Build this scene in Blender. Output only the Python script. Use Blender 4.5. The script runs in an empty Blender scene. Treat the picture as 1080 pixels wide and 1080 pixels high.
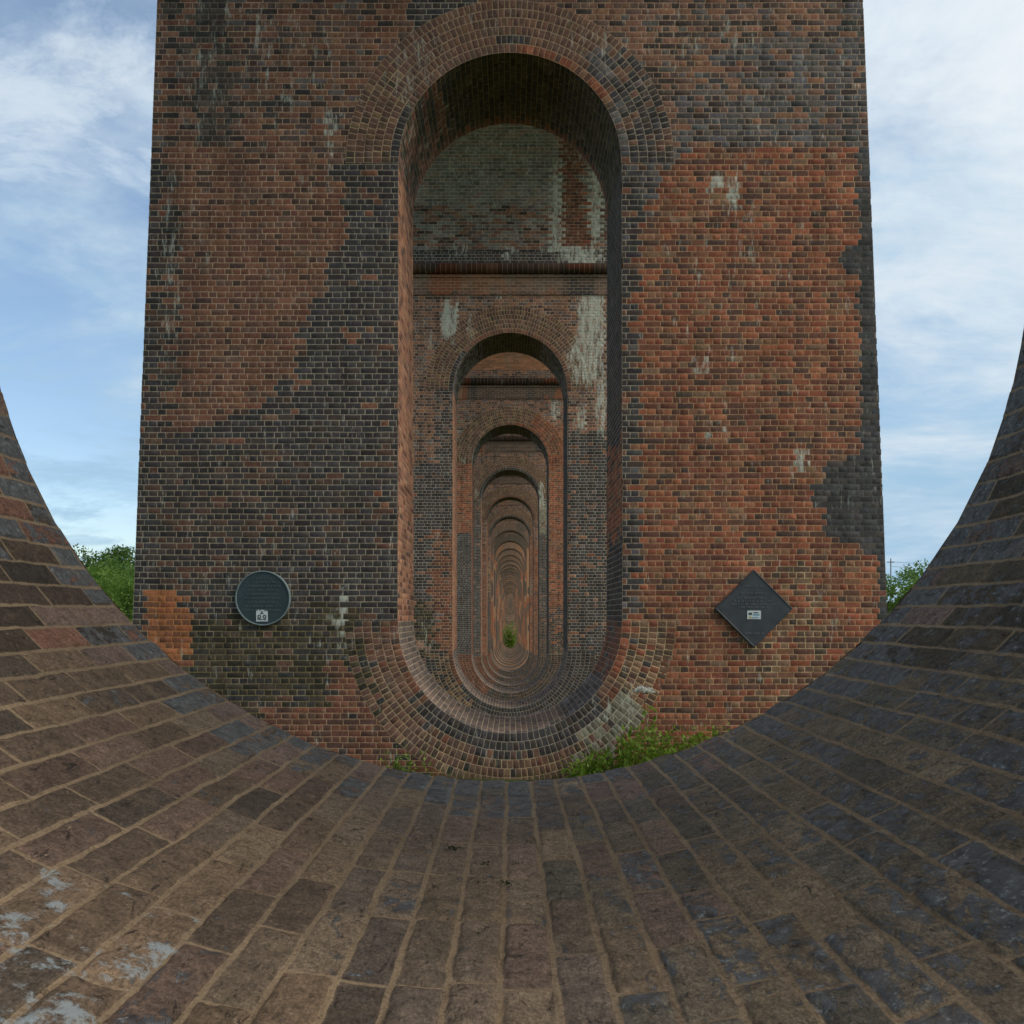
import bpy, math, random
import numpy as np
from math import pi, sin, cos, radians

random.seed(7)
RNG = np.random.default_rng(11)
SC = bpy.context.scene
COL = SC.collection

# ------------------------------------------------------------------ layout
F, VX, VY = 930.0, 538.0, 647.0          # focal length and vanishing point, in pixels of the 1080 px photograph
S = 10.9                                  # pier to pier
R = 1.458                                 # half width of the voids
Y0 = 0.55                                 # near face of the pier the camera stands in
TH = 1.87                                 # pier thickness at eye level
BAT = 1 / 80.0                            # batter of the long faces
ZSP = 9.2                                 # springing of the main arches
COURSE = 0.0762
NP = 31
BOT = [-.473, -1.555, -2.40, -3.0, -3.6, -4.05, -4.35, -4.65, -5.0, -5.36, -5.65, -5.9, -6.06, -6.3, -6.5,
       -6.7, -6.9, -7.0, -7.0, -6.6, -5.9, -5.0, -4.1, -3.2, -2.4, -1.6, -0.9, -.3, .2, .6, 1.0]
TOP = [7.25, 7.345, 7.15, 7.14, 7.22, 7.30, 7.25] + [7.24] * 40
HW = lambda z: 4.9 - z / 29.0
YF = lambda n, z=0.0: Y0 + S * n + z * BAT
YB = lambda n, z=0.0: Y0 + TH + S * n - z * BAT
def proj(x, y, z):
    return VX + F * x / y, VY - F * z / y
def lin(c):
    c = np.asarray(c, float) / 255.0
    return np.where(c <= .04045, c / 12.92, ((c + .055) / 1.055) ** 2.4)
GAIN = 2.4                                # albedo over the light the photograph shows
def alb(c, g=1.0):
    return np.clip(lin(c) * GAIN * g * np.array((1.05, 1.0, .88)), 0, .72)

def ground_z(x, y):
    ys = [-400, -40, 0] + [Y0 + S * n + TH / 2 for n in range(NP)] + [420, 900]
    zs = [8, 0.6, -.95] + [b - .69 for b in BOT] + [3, 10]
    g = np.interp(y, ys, zs)
    a = np.clip((np.abs(x) - 14) / 120.0, 0, 1)
    return g + a * a * 3.0 * np.sin(np.asarray(y) * .013 + np.sign(x)) - .6 * np.clip((np.abs(x) - 6) / 20, 0, 1)

# ------------------------------------------------------------------ noise
def _h(ix, iy, seed):
    n = (ix.astype(np.int64) * 374761393 + iy.astype(np.int64) * 668265263 + seed * 1274126177) & 0xffffffff
    n = ((n ^ (n >> 13)) * 1274126177) & 0xffffffff
    n = n ^ (n >> 16)
    return (n & 0xffff) / 65535.0
def vn(x, y, seed=0):
    x = np.asarray(x, float); y = np.asarray(y, float)
    ix = np.floor(x); iy = np.floor(y); fx = x - ix; fy = y - iy
    fx = fx * fx * (3 - 2 * fx); fy = fy * fy * (3 - 2 * fy)
    a = _h(ix, iy, seed); b = _h(ix + 1, iy, seed); c = _h(ix, iy + 1, seed); d = _h(ix + 1, iy + 1, seed)
    return (a + (b - a) * fx) * (1 - fy) + (c + (d - c) * fx) * fy
def fbm(x, y, seed=0, o=3):
    s = 0; a = .5; t = 0
    for i in range(o):
        s = s + a * vn(np.asarray(x) * 2 ** i, np.asarray(y) * 2 ** i, seed + i * 17); t += a; a *= .5
    return s / t

# ------------------------------------------------------------------ node helpers
class NT:
    def __init__(self, name):
        self.m = bpy.data.materials.new(name); self.m.use_nodes = True
        self.t = self.m.node_tree; self.b = self.t.nodes['Principled BSDF']
    def n(self, typ, **kw):
        x = self.t.nodes.new(typ)
        for k, v in kw.items():
            if k.startswith('i_'): x.inputs[k[2:].replace('_', ' ')].default_value = v
            else: setattr(x, k, v)
        return x
    def l(self, a, b): self.t.links.new(a, b)
    def noise(self, vec, scale, detail=4, rough=.6, dist=0):
        x = self.n('ShaderNodeTexNoise'); x.inputs['Scale'].default_value = scale; x.inputs['Detail'].default_value = detail
        x.inputs['Roughness'].default_value = rough; x.inputs['Distortion'].default_value = dist
        if vec is not None: self.l(vec, x.inputs['Vector'])
        return x.outputs['Fac']
    def attr(self, name): return self.n('ShaderNodeAttribute', attribute_name=name)
    def mr(self, v, a, b, c=0., d=1.):
        x = self.n('ShaderNodeMapRange'); x.inputs['From Min'].default_value = a; x.inputs['From Max'].default_value = b
        x.inputs['To Min'].default_value = c; x.inputs['To Max'].default_value = d; self.l(v, x.inputs['Value']); return x.outputs['Result']
    def math(self, op, a, b=None):
        x = self.n('ShaderNodeMath', operation=op)
        for i, v in enumerate((a, b)):
            if v is None: continue
            if isinstance(v, (int, float)): x.inputs[i].default_value = v
            else: self.l(v, x.inputs[i])
        return x.outputs[0]
    def mix(self, fac, a, b, blend='MIX'):
        x = self.n('ShaderNodeMix', data_type='RGBA', blend_type=blend)
        for i, v in ((0, fac), (6, a), (7, b)):
            if isinstance(v, (int, float)): x.inputs[i].default_value = v
            elif isinstance(v, (tuple, list, np.ndarray)): x.inputs[i].default_value = tuple(list(v)[:3]) + (1,)
            else: self.l(v, x.inputs[i])
        return x.outputs[2]
    def scale(self, col, f):
        x = self.n('ShaderNodeVectorMath', operation='SCALE'); self.l(col, x.inputs[0])
        if isinstance(f, (int, float)): x.inputs['Scale'].default_value = f
        else: self.l(f, x.inputs['Scale'])
        return x.outputs[0]
    def bump(self, hgt, strength, dist=.01, prev=None):
        x = self.n('ShaderNodeBump'); x.inputs['Strength'].default_value = strength; x.inputs['Distance'].default_value = dist
        self.l(hgt, x.inputs['Height'])
        if prev is not None: self.l(prev, x.inputs['Normal'])
        return x.outputs['Normal']
    def out(self, col=None, rough=.85, nrm=None, spec=.35):
        if col is not None:
            if isinstance(col, (tuple, list, np.ndarray)): self.b.inputs['Base Color'].default_value = tuple(list(col)[:3]) + (1,)
            else: self.l(col, self.b.inputs['Base Color'])
        if isinstance(rough, (int, float)): self.b.inputs['Roughness'].default_value = rough
        else: self.l(rough, self.b.inputs['Roughness'])
        self.b.inputs['Specular IOR Level'].default_value = spec
        if nrm is not None: self.l(nrm, self.b.inputs['Normal'])
        return self.m

def mat_cells():
    """bricks built one by one: the brick's own colour times grime and grain, lime bloom where 'stain' says"""
    m = NT('laid_brick'); pos = m.n('ShaderNodeTexCoord').outputs['Object']
    c = m.attr('col').outputs['Color']; st = m.attr('stain').outputs['Fac']
    n1 = m.noise(pos, 2.2, 5); n2 = m.noise(pos, 26, 4, .7); n3 = m.noise(pos, 110, 3, .6)
    f = m.math('MULTIPLY', m.mr(n1, .25, .75, .78, 1.2), m.mr(n2, .25, .75, .62, 1.38))
    col = m.scale(c, f)
    n4 = m.noise(pos, 34, 6, .75)                       # burnt and pale marks inside one brick
    col = m.mix(m.mr(n4, .54, .66, 0, .55), col, m.mix(1.0, col, (.46, .47, .52), 'MULTIPLY'))
    col = m.mix(m.mr(m.noise(pos, 47, 5, .75), .58, .70, 0, .5), col, m.mix(1.0, col, (1.5, 1.35, 1.2), 'MULTIPLY'))
    # grime hanging down the wall in long streaks
    mp = m.n('ShaderNodeMapping'); m.l(pos, mp.inputs['Vector']); mp.inputs['Scale'].default_value = (3.2, 3.2, .28)
    g = m.mr(m.noise(mp.outputs[0], 1.6, 5, .65), .52, .74, 0, .62)
    col = m.mix(g, col, m.scale(col, .45))
    mp2 = m.n('ShaderNodeMapping'); m.l(pos, mp2.inputs['Vector']); mp2.inputs['Scale'].default_value = (1.25, 1.25, .26)
    b = m.mr(m.noise(mp2.outputs[0], 11, 7, .8), .3, .7, .15, .85)
    w = m.mr(m.math('ADD', b, m.math('MULTIPLY', st, .29)), .66, .90, 0, .85)
    col = m.mix(w, col, alb((156, 154, 146), .95))
    spk = m.mr(m.noise(pos, 15, 6, .8), .72, .78, 0, .5)
    col = m.mix(spk, col, alb((132, 124, 108), .8))
    nb = m.bump(n2, .22, .004); nb = m.bump(n3, .25, .002, nb)
    return m.out(col, .88, nb, .2)

def mat_tex(name, bw, rh, offset=.5, mort=.006, tint=(1, 1, 1), dark=0.0, lining=False, ring=False, bright=1.0):
    """brickwork too far away for single bricks: brick texture in metres over patchy colour"""
    m = NT(name); uv = m.n('ShaderNodeUVMap', uv_map='UVMap').outputs['UV']; pos = m.n('ShaderNodeNewGeometry').outputs['Position']
    br = m.n('ShaderNodeTexBrick', offset=offset); m.l(uv, br.inputs['Vector'])
    for k, v in (('Scale', 1.0), ('Mortar Size', mort), ('Mortar Smooth', .3), ('Bias', 0.), ('Brick Width', bw), ('Row Height', rh)):
        br.inputs[k].default_value = v
    br.inputs['Color1'].default_value = (.2, .2, .2, 1); br.inputs['Color2'].default_value = (1, 1, 1, 1); br.inputs['Mortar'].default_value = (.5, .5, .5, 1)
    mp = m.n('ShaderNodeMapping'); m.l(pos, mp.inputs['Vector']); mp.inputs['Scale'].default_value = (1, .21, .5)
    n1 = m.noise(mp.outputs[0], .9, 5, .6)
    rnd = m.n('ShaderNodeObjectInfo').outputs['Random']
    rp = m.n('ShaderNodeValToRGB'); m.l(m.math('ADD', n1, m.mr(rnd, 0, 1, -.14, .13)), rp.inputs['Fac'])
    e = rp.color_ramp.elements; e[0].position = .36; e[0].color = tuple(alb((66, 60, 57))) + (1,)
    e[1].position = .46; e[1].color = tuple(alb((92, 72, 62))) + (1,)
    for p, c in ((.57, (92, 73, 63)), (.66, (108, 73, 55))):
        q = e.new(p); q.color = tuple(alb(c)) + (1,)
    v = m.n('ShaderNodeSeparateColor'); m.l(br.outputs['Color'], v.inputs[0])
    b = m.scale(rp.outputs['Color'], m.math('MULTIPLY', m.mr(v.outputs[0], .2, 1, .72, 1.22), m.mr(rnd, 0, 1, .7, 1.3)))
    sx = m.n('ShaderNodeSeparateXYZ'); m.l(uv, sx.inputs[0])
    if not lining and not ring:
        edge = m.math('ADD', m.math('ABSOLUTE', sx.outputs[0]), m.mr(n1, .3, .7, -.12, .2))
        q = m.math('MULTIPLY', m.mr(edge, 1.3, 1.4), m.mr(edge, 2.0, 2.2, 1, 0))
        mp3 = m.n('ShaderNodeMapping'); mp3.inputs['Scale'].default_value = (.35, .37, .13); m.l(pos, mp3.inputs['Vector'])
        r3 = m.n('ShaderNodeValToRGB'); m.l(m.noise(mp3.outputs[0], 1.7, 2, .5), r3.inputs['Fac']); r3.color_ramp.interpolation = 'CONSTANT'
        ee = r3.color_ramp.elements; ee[0].position = 0; ee[0].color = tuple(alb((50, 48, 48))) + (1,); ee[1].position = .44; ee[1].color = tuple(alb((74, 60, 53))) + (1,)
        for p_, c_ in ((.50, (112, 64, 44)), (.56, (126, 92, 68)), (.61, (56, 52, 51))):
            z_ = ee.new(p_); z_.color = tuple(alb(c_)) + (1,)
        b = m.mix(m.math('MULTIPLY', q, .9), b, r3.outputs['Color'])
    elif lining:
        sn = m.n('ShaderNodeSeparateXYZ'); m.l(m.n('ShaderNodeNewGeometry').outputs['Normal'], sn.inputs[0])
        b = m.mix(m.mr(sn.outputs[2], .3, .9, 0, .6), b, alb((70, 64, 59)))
        b = m.mix(m.mr(sn.outputs[2], -.2, -.7, 0, .75), b, alb((40, 38, 32)))   # soffit blends to dark olive-grey as the surface turns to face down
        wr = m.math('ADD', sx.outputs[0], m.mr(n1, .3, .7, -.06, .06))
        b = m.mix(m.mr(wr, TH - .13, TH - .10, 0, .6), b, alb((140, 122, 104)))
    if ring:
        b = m.mix(m.mr(sx.outputs[1], .105, .118, .85, 0), b, alb((50, 46, 45)))
    b = m.mix(1.0, b, tuple(tint), 'MULTIPLY')
    n2 = m.noise(pos, 14, 5, .7)
    b = m.scale(b, m.mr(n2, .25, .75, .75 * bright, 1.25 * bright))
    col = m.mix(br.outputs['Fac'], b, alb((128, 109, 90)))
    st = m.mr(m.noise(mp.outputs[0], 3.1, 6, .7), .63, .74, 0, .55)
    col = m.mix(st, col, alb((126, 124, 114)))
    if dark: col = m.scale(col, 1 - dark)
    inv = m.math('SUBTRACT', 1.0, br.outputs['Fac'])
    return m.out(col, .9, m.bump(inv, .5, .006), .25)

def mat_near():
    """worn bricks of the near invert"""
    m = NT('worn_near_brick'); pos = m.n('ShaderNodeTexCoord').outputs['Object']
    c = m.attr('col').outputs['Color']; mo = m.attr('mort').outputs['Fac']; gl = m.attr('glaze').outputs['Fac']; pa = m.attr('paint').outputs['Fac']
    n1 = m.noise(pos, 5, 6, .65); n2 = m.noise(pos, 38, 6, .7); n3 = m.noise(pos, 170, 4, .7); n4 = m.noise(pos, 480, 2, .6)
    body = m.scale(c, m.math('MULTIPLY', m.mr(n1, .25, .75, .75, 1.25), m.mr(n2, .25, .75, .5, 1.5)))
    body = m.scale(body, m.mr(n3, .3, .7, .68, 1.32))
    # dark pits and scuffs
    mp = m.n('ShaderNodeMapping'); m.l(pos, mp.inputs['Vector']); mp.inputs['Scale'].default_value = (1, .45, 1)
    fine = m.noise(mp.outputs[0], 240, 5, .8); body = m.scale(body, m.mr(fine, .33, .67, .5, 1.5))
    pit = m.mr(m.noise(mp.outputs[0], 48, 7, .8, .8), .60, .64, 0, .8)
    body = m.mix(pit, body, alb((34, 31, 30)))
    pal = m.mr(m.noise(pos, 64, 7, .8), .61, .67, 0, .6)
    body = m.mix(pal, body, alb((138, 121, 104)))
    # blue-black fired skin that survives in flakes
    mp2 = m.n('ShaderNodeMapping'); m.l(pos, mp2.inputs['Vector']); mp2.inputs['Scale'].default_value = (1, .6, 1)
    gn = m.mr(m.noise(mp2.outputs[0], 24, 9, .76, .6), .3, .7, .05, .95)
    gm = m.mr(m.math('ADD', gn, m.mr(gl, 0, 1, -.44, .30)), .46, .54, 0, 1)
    sk = m.mix(m.mr(n2, .3, .7), alb((42, 41, 43)), alb((80, 82, 86)))
    sk = m.mix(m.mr(m.noise(pos, 80, 7, .8), .55, .63, 0, .8), sk, alb((118, 122, 126)))
    body = m.mix(gm, body, sk)
    pm = m.mr(m.math('ADD', m.noise(pos, 13, 8, .78), m.mr(pa, 0, 1, -.5, -.01)), .5, .56, 0, .8)
    mor = m.mix(m.mr(n3, .3, .7), alb((88, 75, 61)), alb((124, 107, 88)))
    mor = m.scale(mor, m.mr(m.noise(pos, 3.5, 5), .3, .7, .72, 1.2))
    mor = m.mix(m.mr(m.noise(pos, 60, 4, .7), .6, .68, 0, .5), mor, alb((50, 43, 36)))
    col = m.mix(mo, body, mor)
    col = m.mix(pm, col, alb((118, 128, 136)))
    # thin film of sandy dirt over everything
    dm = m.mr(m.noise(pos, 8, 9, .78), .56, .68, 0, .38)
    col = m.mix(dm, col, alb((112, 94, 76)))
    ro = m.mr(gm, 0, 1, .86, .5)
    nb = m.bump(n2, .7, .006); nb = m.bump(gm, .6, .002, nb); nb = m.bump(m.math('SUBTRACT', 1.0, pit), .8, .0025, nb); nb = m.bump(fine, .8, .002, nb); nb = m.bump(n4, .5, .001, nb)
    return m.out(col, ro, nb, .4)

def mat_plain(name, col, rough=.6, var=.25, scale=8, metal=0., bump=.15):
    m = NT(name); pos = m.n('ShaderNodeTexCoord').outputs['Object']
    n = m.noise(pos, scale, 5, .65)
    base = m.n('ShaderNodeRGB'); base.outputs[0].default_value = tuple(col) + (1,)
    c = m.scale(base.outputs[0], m.mr(n, .25, .75, 1 - var, 1 + var))
    m.b.inputs['Metallic'].default_value = metal
    return m.out(c, rough, m.bump(n, bump, .01), .4)

def mat_leaf(name, c1, c2):
    m = NT(name); g = m.n('ShaderNodeNewGeometry'); a = m.attr('tint').outputs['Fac']
    n = m.noise(g.outputs['Position'], 1.3, 3)
    c = m.mix(m.math('MULTIPLY', m.math('ADD', a, n), .5), c1, c2)
    m.out(c, .55, None, .3)
    tr = m.n('ShaderNodeBsdfTranslucent'); m.l(c, tr.inputs['Color']); mx = m.n('ShaderNodeMixShader'); mx.inputs[0].default_value = .42
    m.l(m.b.outputs[0], mx.inputs[1]); m.l(tr.outputs[0], mx.inputs[2]); m.l(mx.outputs[0], m.t.nodes['Material Output'].inputs['Surface'])
    return m.m

# ------------------------------------------------------------------ object helpers
def link(o, parent=None):
    COL.objects.link(o)
    if parent is not None: o.parent = parent
    return o
def tag(o, label=None, cat=None, group=None, kind=None):
    if label: o['label'] = label
    if cat: o['category'] = cat
    if group: o['group'] = group
    if kind: o['kind'] = kind
    return o
def empty(name, loc=(0, 0, 0)):
    o = bpy.data.objects.new(name, None); o.location = loc; o.empty_display_size = .3
    return link(o)
def child_of(o, parent):
    """parent that keeps world position for meshes made in world coordinates"""
    o.parent = parent; o.matrix_parent_inverse = parent.matrix_basis.inverted()
def np_mesh(name, V, Q, face_attrs=(), mat=None, smooth=False):
    me = bpy.data.meshes.new(name); V = np.asarray(V, np.float32); Q = np.asarray(Q, np.int32)
    me.vertices.add(len(V)); me.vertices.foreach_set('co', V.ravel())
    k = Q.shape[1]; me.loops.add(Q.size); me.loops.foreach_set('vertex_index', Q.ravel())
    me.polygons.add(len(Q)); me.polygons.foreach_set('loop_start', np.arange(0, Q.size, k, dtype=np.int32))
    me.update(calc_edges=True)
    for an, arr in face_attrs:
        arr = np.asarray(arr, np.float32)
        if arr.ndim == 2:
            a = me.attributes.new(an, 'FLOAT_COLOR', 'FACE'); a.data.foreach_set('color', np.c_[arr, np.ones(len(arr))].astype(np.float32).ravel())
        else:
            a = me.attributes.new(an, 'FLOAT', 'FACE'); a.data.foreach_set('value', arr)
    if smooth: me.polygons.foreach_set('use_smooth', np.ones(len(Q), dtype=bool))
    if mat: me.materials.append(mat)
    me.validate()
    return me
class MB:
    """faces with UVs, one mesh"""
    def __init__(self): self.v = []; self.f = []; self.uv = []
    def face(self, pts, uvs=None):
        i = len(self.v); self.v += [tuple(p) for p in pts]; self.f.append(tuple(range(i, i + len(pts))))
        self.uv += [tuple(u) for u in (uvs or [(0, 0)] * len(pts))]
    def box(self, a, b):
        (x0, y0, z0), (x1, y1, z1) = a, b
        p = [(x0, y0, z0), (x1, y0, z0), (x1, y1, z0), (x0, y1, z0), (x0, y0, z1), (x1, y0, z1), (x1, y1, z1), (x0, y1, z1)]
        for q, (u, w) in (((0, 3, 2, 1), (0, 1)), ((4, 5, 6, 7), (0, 1)), ((0, 1, 5, 4), (0, 2)), ((1, 2, 6, 5), (1, 2)), ((2, 3, 7, 6), (0, 2)), ((3, 0, 4, 7), (1, 2))):
            self.face([p[k] for k in q], [(p[k][u], p[k][w]) for k in q])
    def tube(self, p0, p1, r0, r1, k=6):
        p0 = np.array(p0, float); p1 = np.array(p1, float); d = p1 - p0; d /= (np.linalg.norm(d) + 1e-9)
        a = np.cross(d, (0, 0, 1) if abs(d[2]) < .9 else (1, 0, 0)); a /= np.linalg.norm(a); b = np.cross(d, a)
        r = [[p + rr * (cos(2 * pi * i / k) * a + sin(2 * pi * i / k) * b) for i in range(k)] for p, rr in ((p0, r0), (p1, r1))]
        for i in range(k):
            j = (i + 1) % k; self.face([r[0][i], r[0][j], r[1][j], r[1][i]])
    def build(self, name, mat, parent=None, smooth=False):
        me = bpy.data.meshes.new(name); me.from_pydata(self.v, [], self.f)
        l = me.uv_layers.new(name='UVMap'); l.data.foreach_set('uv', np.array(self.uv, np.float32).ravel())
        me.materials.append(mat)
        if smooth: me.polygons.foreach_set('use_smooth', [True] * len(self.f))
        me.update()
        o = link(bpy.data.objects.new(name, me))
        if parent is not None: child_of(o, parent)
        return o

# ------------------------------------------------------------------ bricks built one by one
class Bricks:
    def __init__(self): self.V = []; self.Q = []; self.C = []; self.S = []; self.n = 0
    def add(self, fmap, s0, s1, t0, t1, col, mcol, stain, j=.0052, bev=.001, h=.0005, base=0.0, mstain=.8):
        s0, s1, t0, t1 = [np.asarray(a, float) for a in (s0, s1, t0, t1)]; N = len(s0)
        if N == 0: return
        jit = lambda: RNG.normal(0, .0012, (N, 4))
        hh = h + np.clip(RNG.normal(0, .0003, N), -.0005, .0006)
        def corners(i, js=None):
            s = np.stack([s0 + i, s1 - i, s1 - i, s0 + i], 1); t = np.stack([t0 + i, t0 + i, t1 - i, t1 - i], 1)
            if js is not None: s = s + js[0]; t = t + js[1]
            return s, t
        js = (jit(), jit())
        out = []
        for (s, t), hv in ((corners(0), np.full(N, base)), (corners(j, js), np.full(N, base)), (corners(j + bev, js), base + hh)):
            out.append(fmap(s, t, np.repeat(np.asarray(hv)[:, None], 4, 1)))        # N,4,3
        V = np.concatenate(out, 1).reshape(-1, 3)                                    # 12 per brick
        pat = []
        for a, b in ((0, 4), (4, 8)):
            for k in range(4):
                l = (k + 1) % 4; pat.append((a + k, a + l, b + l, b + k))
        pat.append((8, 9, 10, 11)); pat = np.array(pat)
        Q = (np.arange(N)[:, None, None] * 12 + pat[None]).reshape(-1, 4) + self.n
        C = np.concatenate([np.repeat(mcol[:, None], 4, 1), np.repeat(col[:, None], 5, 1)], 1).reshape(-1, 3)
        st = np.concatenate([np.repeat(stain[:, None] * mstain, 4, 1), np.repeat(stain[:, None], 5, 1)], 1).ravel()
        self.V.append(V); self.Q.append(Q); self.C.append(C); self.S.append(st); self.n += len(V)
    def build(self, name, mat, parent=None):
        me = np_mesh(name, np.concatenate(self.V), np.concatenate(self.Q), (('col', np.concatenate(self.C)), ('stain', np.concatenate(self.S))), mat)
        o = link(bpy.data.objects.new(name, me))
        if parent is not None: child_of(o, parent)
        return o

PAL = {
    'RB': [(97, 63, 49), (91, 59, 47), (103, 68, 52), (84, 58, 49), (88, 65, 55), (99, 66, 50), (93, 61, 49), (66, 50, 44)],
    'RL': [(94, 57, 44), (88, 54, 43), (80, 53, 44), (97, 62, 47), (72, 52, 45)],
    'DB': [(50, 47, 48), (55, 52, 54), (46, 43, 43), (59, 56, 57), (60, 51, 48), (52, 49, 49)],
    'DM': [(51, 47, 46), (58, 51, 49), (47, 43, 42), (70, 53, 46), (60, 53, 50), (53, 49, 50), (78, 55, 46), (44, 41, 41)],
    'OR': [(108, 60, 42), (116, 65, 44), (100, 56, 41), (86, 54, 43), (102, 70, 51), (108, 61, 43), (95, 59, 44), (66, 52, 46), (98, 74, 57), (76, 53, 45), (122, 72, 49), (100, 58, 43)],
    'PU': [(94, 68, 58), (84, 66, 59), (102, 72, 58), (70, 58, 54), (80, 73, 72), (108, 76, 58), (54, 46, 44)],
    'BG': [(66, 65, 68), (76, 75, 78), (58, 56, 57), (72, 66, 65), (54, 52, 53), (80, 73, 71)],
    'BS': [(54, 54, 56), (59, 59, 61), (49, 48, 48), (64, 60, 59)],
    'BO': [(126, 74, 42), (118, 70, 42), (132, 80, 47), (108, 66, 43), (98, 62, 44)],
    'OL': [(50, 45, 36), (44, 40, 33), (58, 51, 40), (62, 54, 46), (48, 46, 46)],
    'SO': [(62, 54, 49), (54, 48, 44), (70, 60, 54), (48, 44, 42)],
    'RG': [(88, 63, 53), (82, 60, 52), (94, 67, 55), (78, 59, 52), (85, 65, 56)],
    'TN': [(96, 73, 57), (90, 68, 53), (102, 79, 61), (84, 63, 50), (74, 59, 49), (62, 53, 46)],
    'GY': [(96, 90, 78), (86, 80, 70), (102, 96, 84), (76, 68, 59)],
    'VD': [(98, 92, 86), (91, 86, 80), (106, 93, 84), (84, 79, 74), (102, 98, 91), (108, 89, 79)],
    'JO': [(128, 86, 63), (120, 80, 59), (113, 78, 61), (131, 94, 71), (108, 76, 61)],
    'IN': [(88, 75, 68), (82, 71, 65), (94, 79, 71), (76, 67, 63), (70, 62, 60)],
}
MORT = {'RB': (132, 111, 93), 'RL': (126, 102, 82), 'DB': (116, 108, 98), 'DM': (118, 106, 92), 'OR': (132, 103, 80), 'PU': (128, 106, 90), 'BG': (116, 104, 96),
        'BS': (66, 64, 64), 'BO': (142, 96, 60), 'OL': (96, 86, 64), 'SO': (92, 84, 74), 'TN': (148, 126, 100), 'RG': (128, 109, 91), 'GY': (132, 128, 114), 'VD': (136, 130, 121),
        'JO': (124, 98, 78), 'IN': (136, 122, 108)}
KEYS = list(PAL)
def colours(types, rnd=None, light=1.0):
    N = len(types); col = np.zeros((N, 3)); mc = np.zeros((N, 3))
    r = RNG.random(N)
    for k in set(types):
        m = types == k; p = np.array([alb(c) for c in PAL[k]])
        col[m] = p[np.minimum((r[m] * len(p)).astype(int), len(p) - 1)]; mc[m] = alb(MORT[k])
    col *= RNG.normal(1, .055, (N, 1)) * light; mc *= RNG.normal(1, .07, (N, 1)) * light
    col *= 1 + RNG.normal(0, .03, (N, 3)); lum = col @ np.array((.3, .59, .11)); col = lum[:, None] + (col - lum[:, None]) * .88
    return np.clip(col, .004, .8), np.clip(mc, .01, .8)
def blob(px, py, L):
    s = np.zeros(len(px))
    for cx, cy, rx, ry, a in L:
        d = ((px - cx) / rx) ** 2 + ((py - cy) / ry) ** 2
        s = np.maximum(s, a * np.clip(1.5 - d, 0, 1))
    return s

def types_first(px, py, head):
    """which brick stands where on the pier that faces the camera (photograph pixels)"""
    N = len(px); r = RNG.random(N)
    x = px + (fbm(py / 34, px / 60, 3) - .5) * 34 + RNG.normal(0, 3, N)
    y = py + (fbm(px / 40, py / 30, 5) - .5) * 26 + RNG.normal(0, 2, N)
    t = np.full(N, 'RB', dtype='<U2')
    def put(m, k, p=1.0): t[m & (r < p)] = k
    L = px < 538
    put(L & (y < 160), 'PU', .55)
    put((x > 205) & (x < 245) & (y < 150), 'SO', .85); put((x > 170) & (x < 205) & (y < 120), 'SO', .4)
    put((x > 270) & (x < 330) & (y > 85) & (y < 112), 'DM', .55)
    xb = np.interp(py, [160, 166, 262, 268, 318, 326, 390, 402, 430, 445, 465, 480], [430, 360, 352, 332, 336, 326, 318, 288, 275, 225, 185, 100])
    put(L & (x > xb), 'DB', .93)
    put(L & (y > 470), 'DM'); put(L & (y > 470) & (x > 300), 'DB', .7); put(L & (y > 560) & (x > 215), 'DB', .4)
    put(L & (x < 186) & (y > 165), 'DM', .85); put(L & (x < 160) & (y > 150), 'DB', .8)
    put((x > 180) & (x < 345) & (y > 650) & (y < 762), 'OL', .85)
    put(L & (x > 270) & (y > 742), 'RL', .9); put(L & (x > 345) & (y > 700), 'RL', .9); put(L & (x > 330) & (x < 375) & (y > 640) & (y < 705), 'OL', .8)
    put((px > 157) & (x < 196) & (py > 622) & (py < 706) & (x > 152), 'BO')
    put((x > 402) & (x < 416) & (y > 505) & (y < 530), 'OR')
    Rr = px >= 538
    put(Rr & (y < 156), 'PU'); put(Rr & (y < 156) & (y > 40) & (x > 690 + (156 - y) * .6), 'BG', .62); put(Rr & (y > 110) & (y < 156) & (x > 760), 'BG', .75)
    put(Rr & (y >= 156) & (x < 740), 'BG', .8); put(Rr & (y >= 156) & (x < 676), 'DB', .75)
    xl = np.interp(py, [150, 168, 182, 200, 228, 236, 640, 660, 900], [735, 708, 702, 694, 684, 673, 671, 655, 640])
    orr = Rr & (py > 153) & (px + RNG.normal(0, 2.5, N) > xl) & (px < 906)
    put(orr, 'OR'); put(orr & ~head & (RNG.random(N) < .5), 'RL')
    put(orr & (y > 585) & (x > 790) & (x < 868) & (y < 745), 'TN', .5)
    put(Rr & (py > 560) & (px < 926), 'OR', 0)
    edge = np.interp(py, [150, 255, 262, 285, 292, 478, 490, 530, 560, 578, 590, 830], [908, 908, 890, 890, 908, 908, 868, 862, 872, 905, 926, 930])
    m = Rr & (py > 150) & (px + RNG.normal(0, 2.5, N) > edge); put(m, 'BS'); 
    put(Rr & (py > 585) & (px > 905) & (px < edge), 'OR')
    put(Rr & (py <= 150) & (x > 895), 'BG', .8)
    return t
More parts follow.
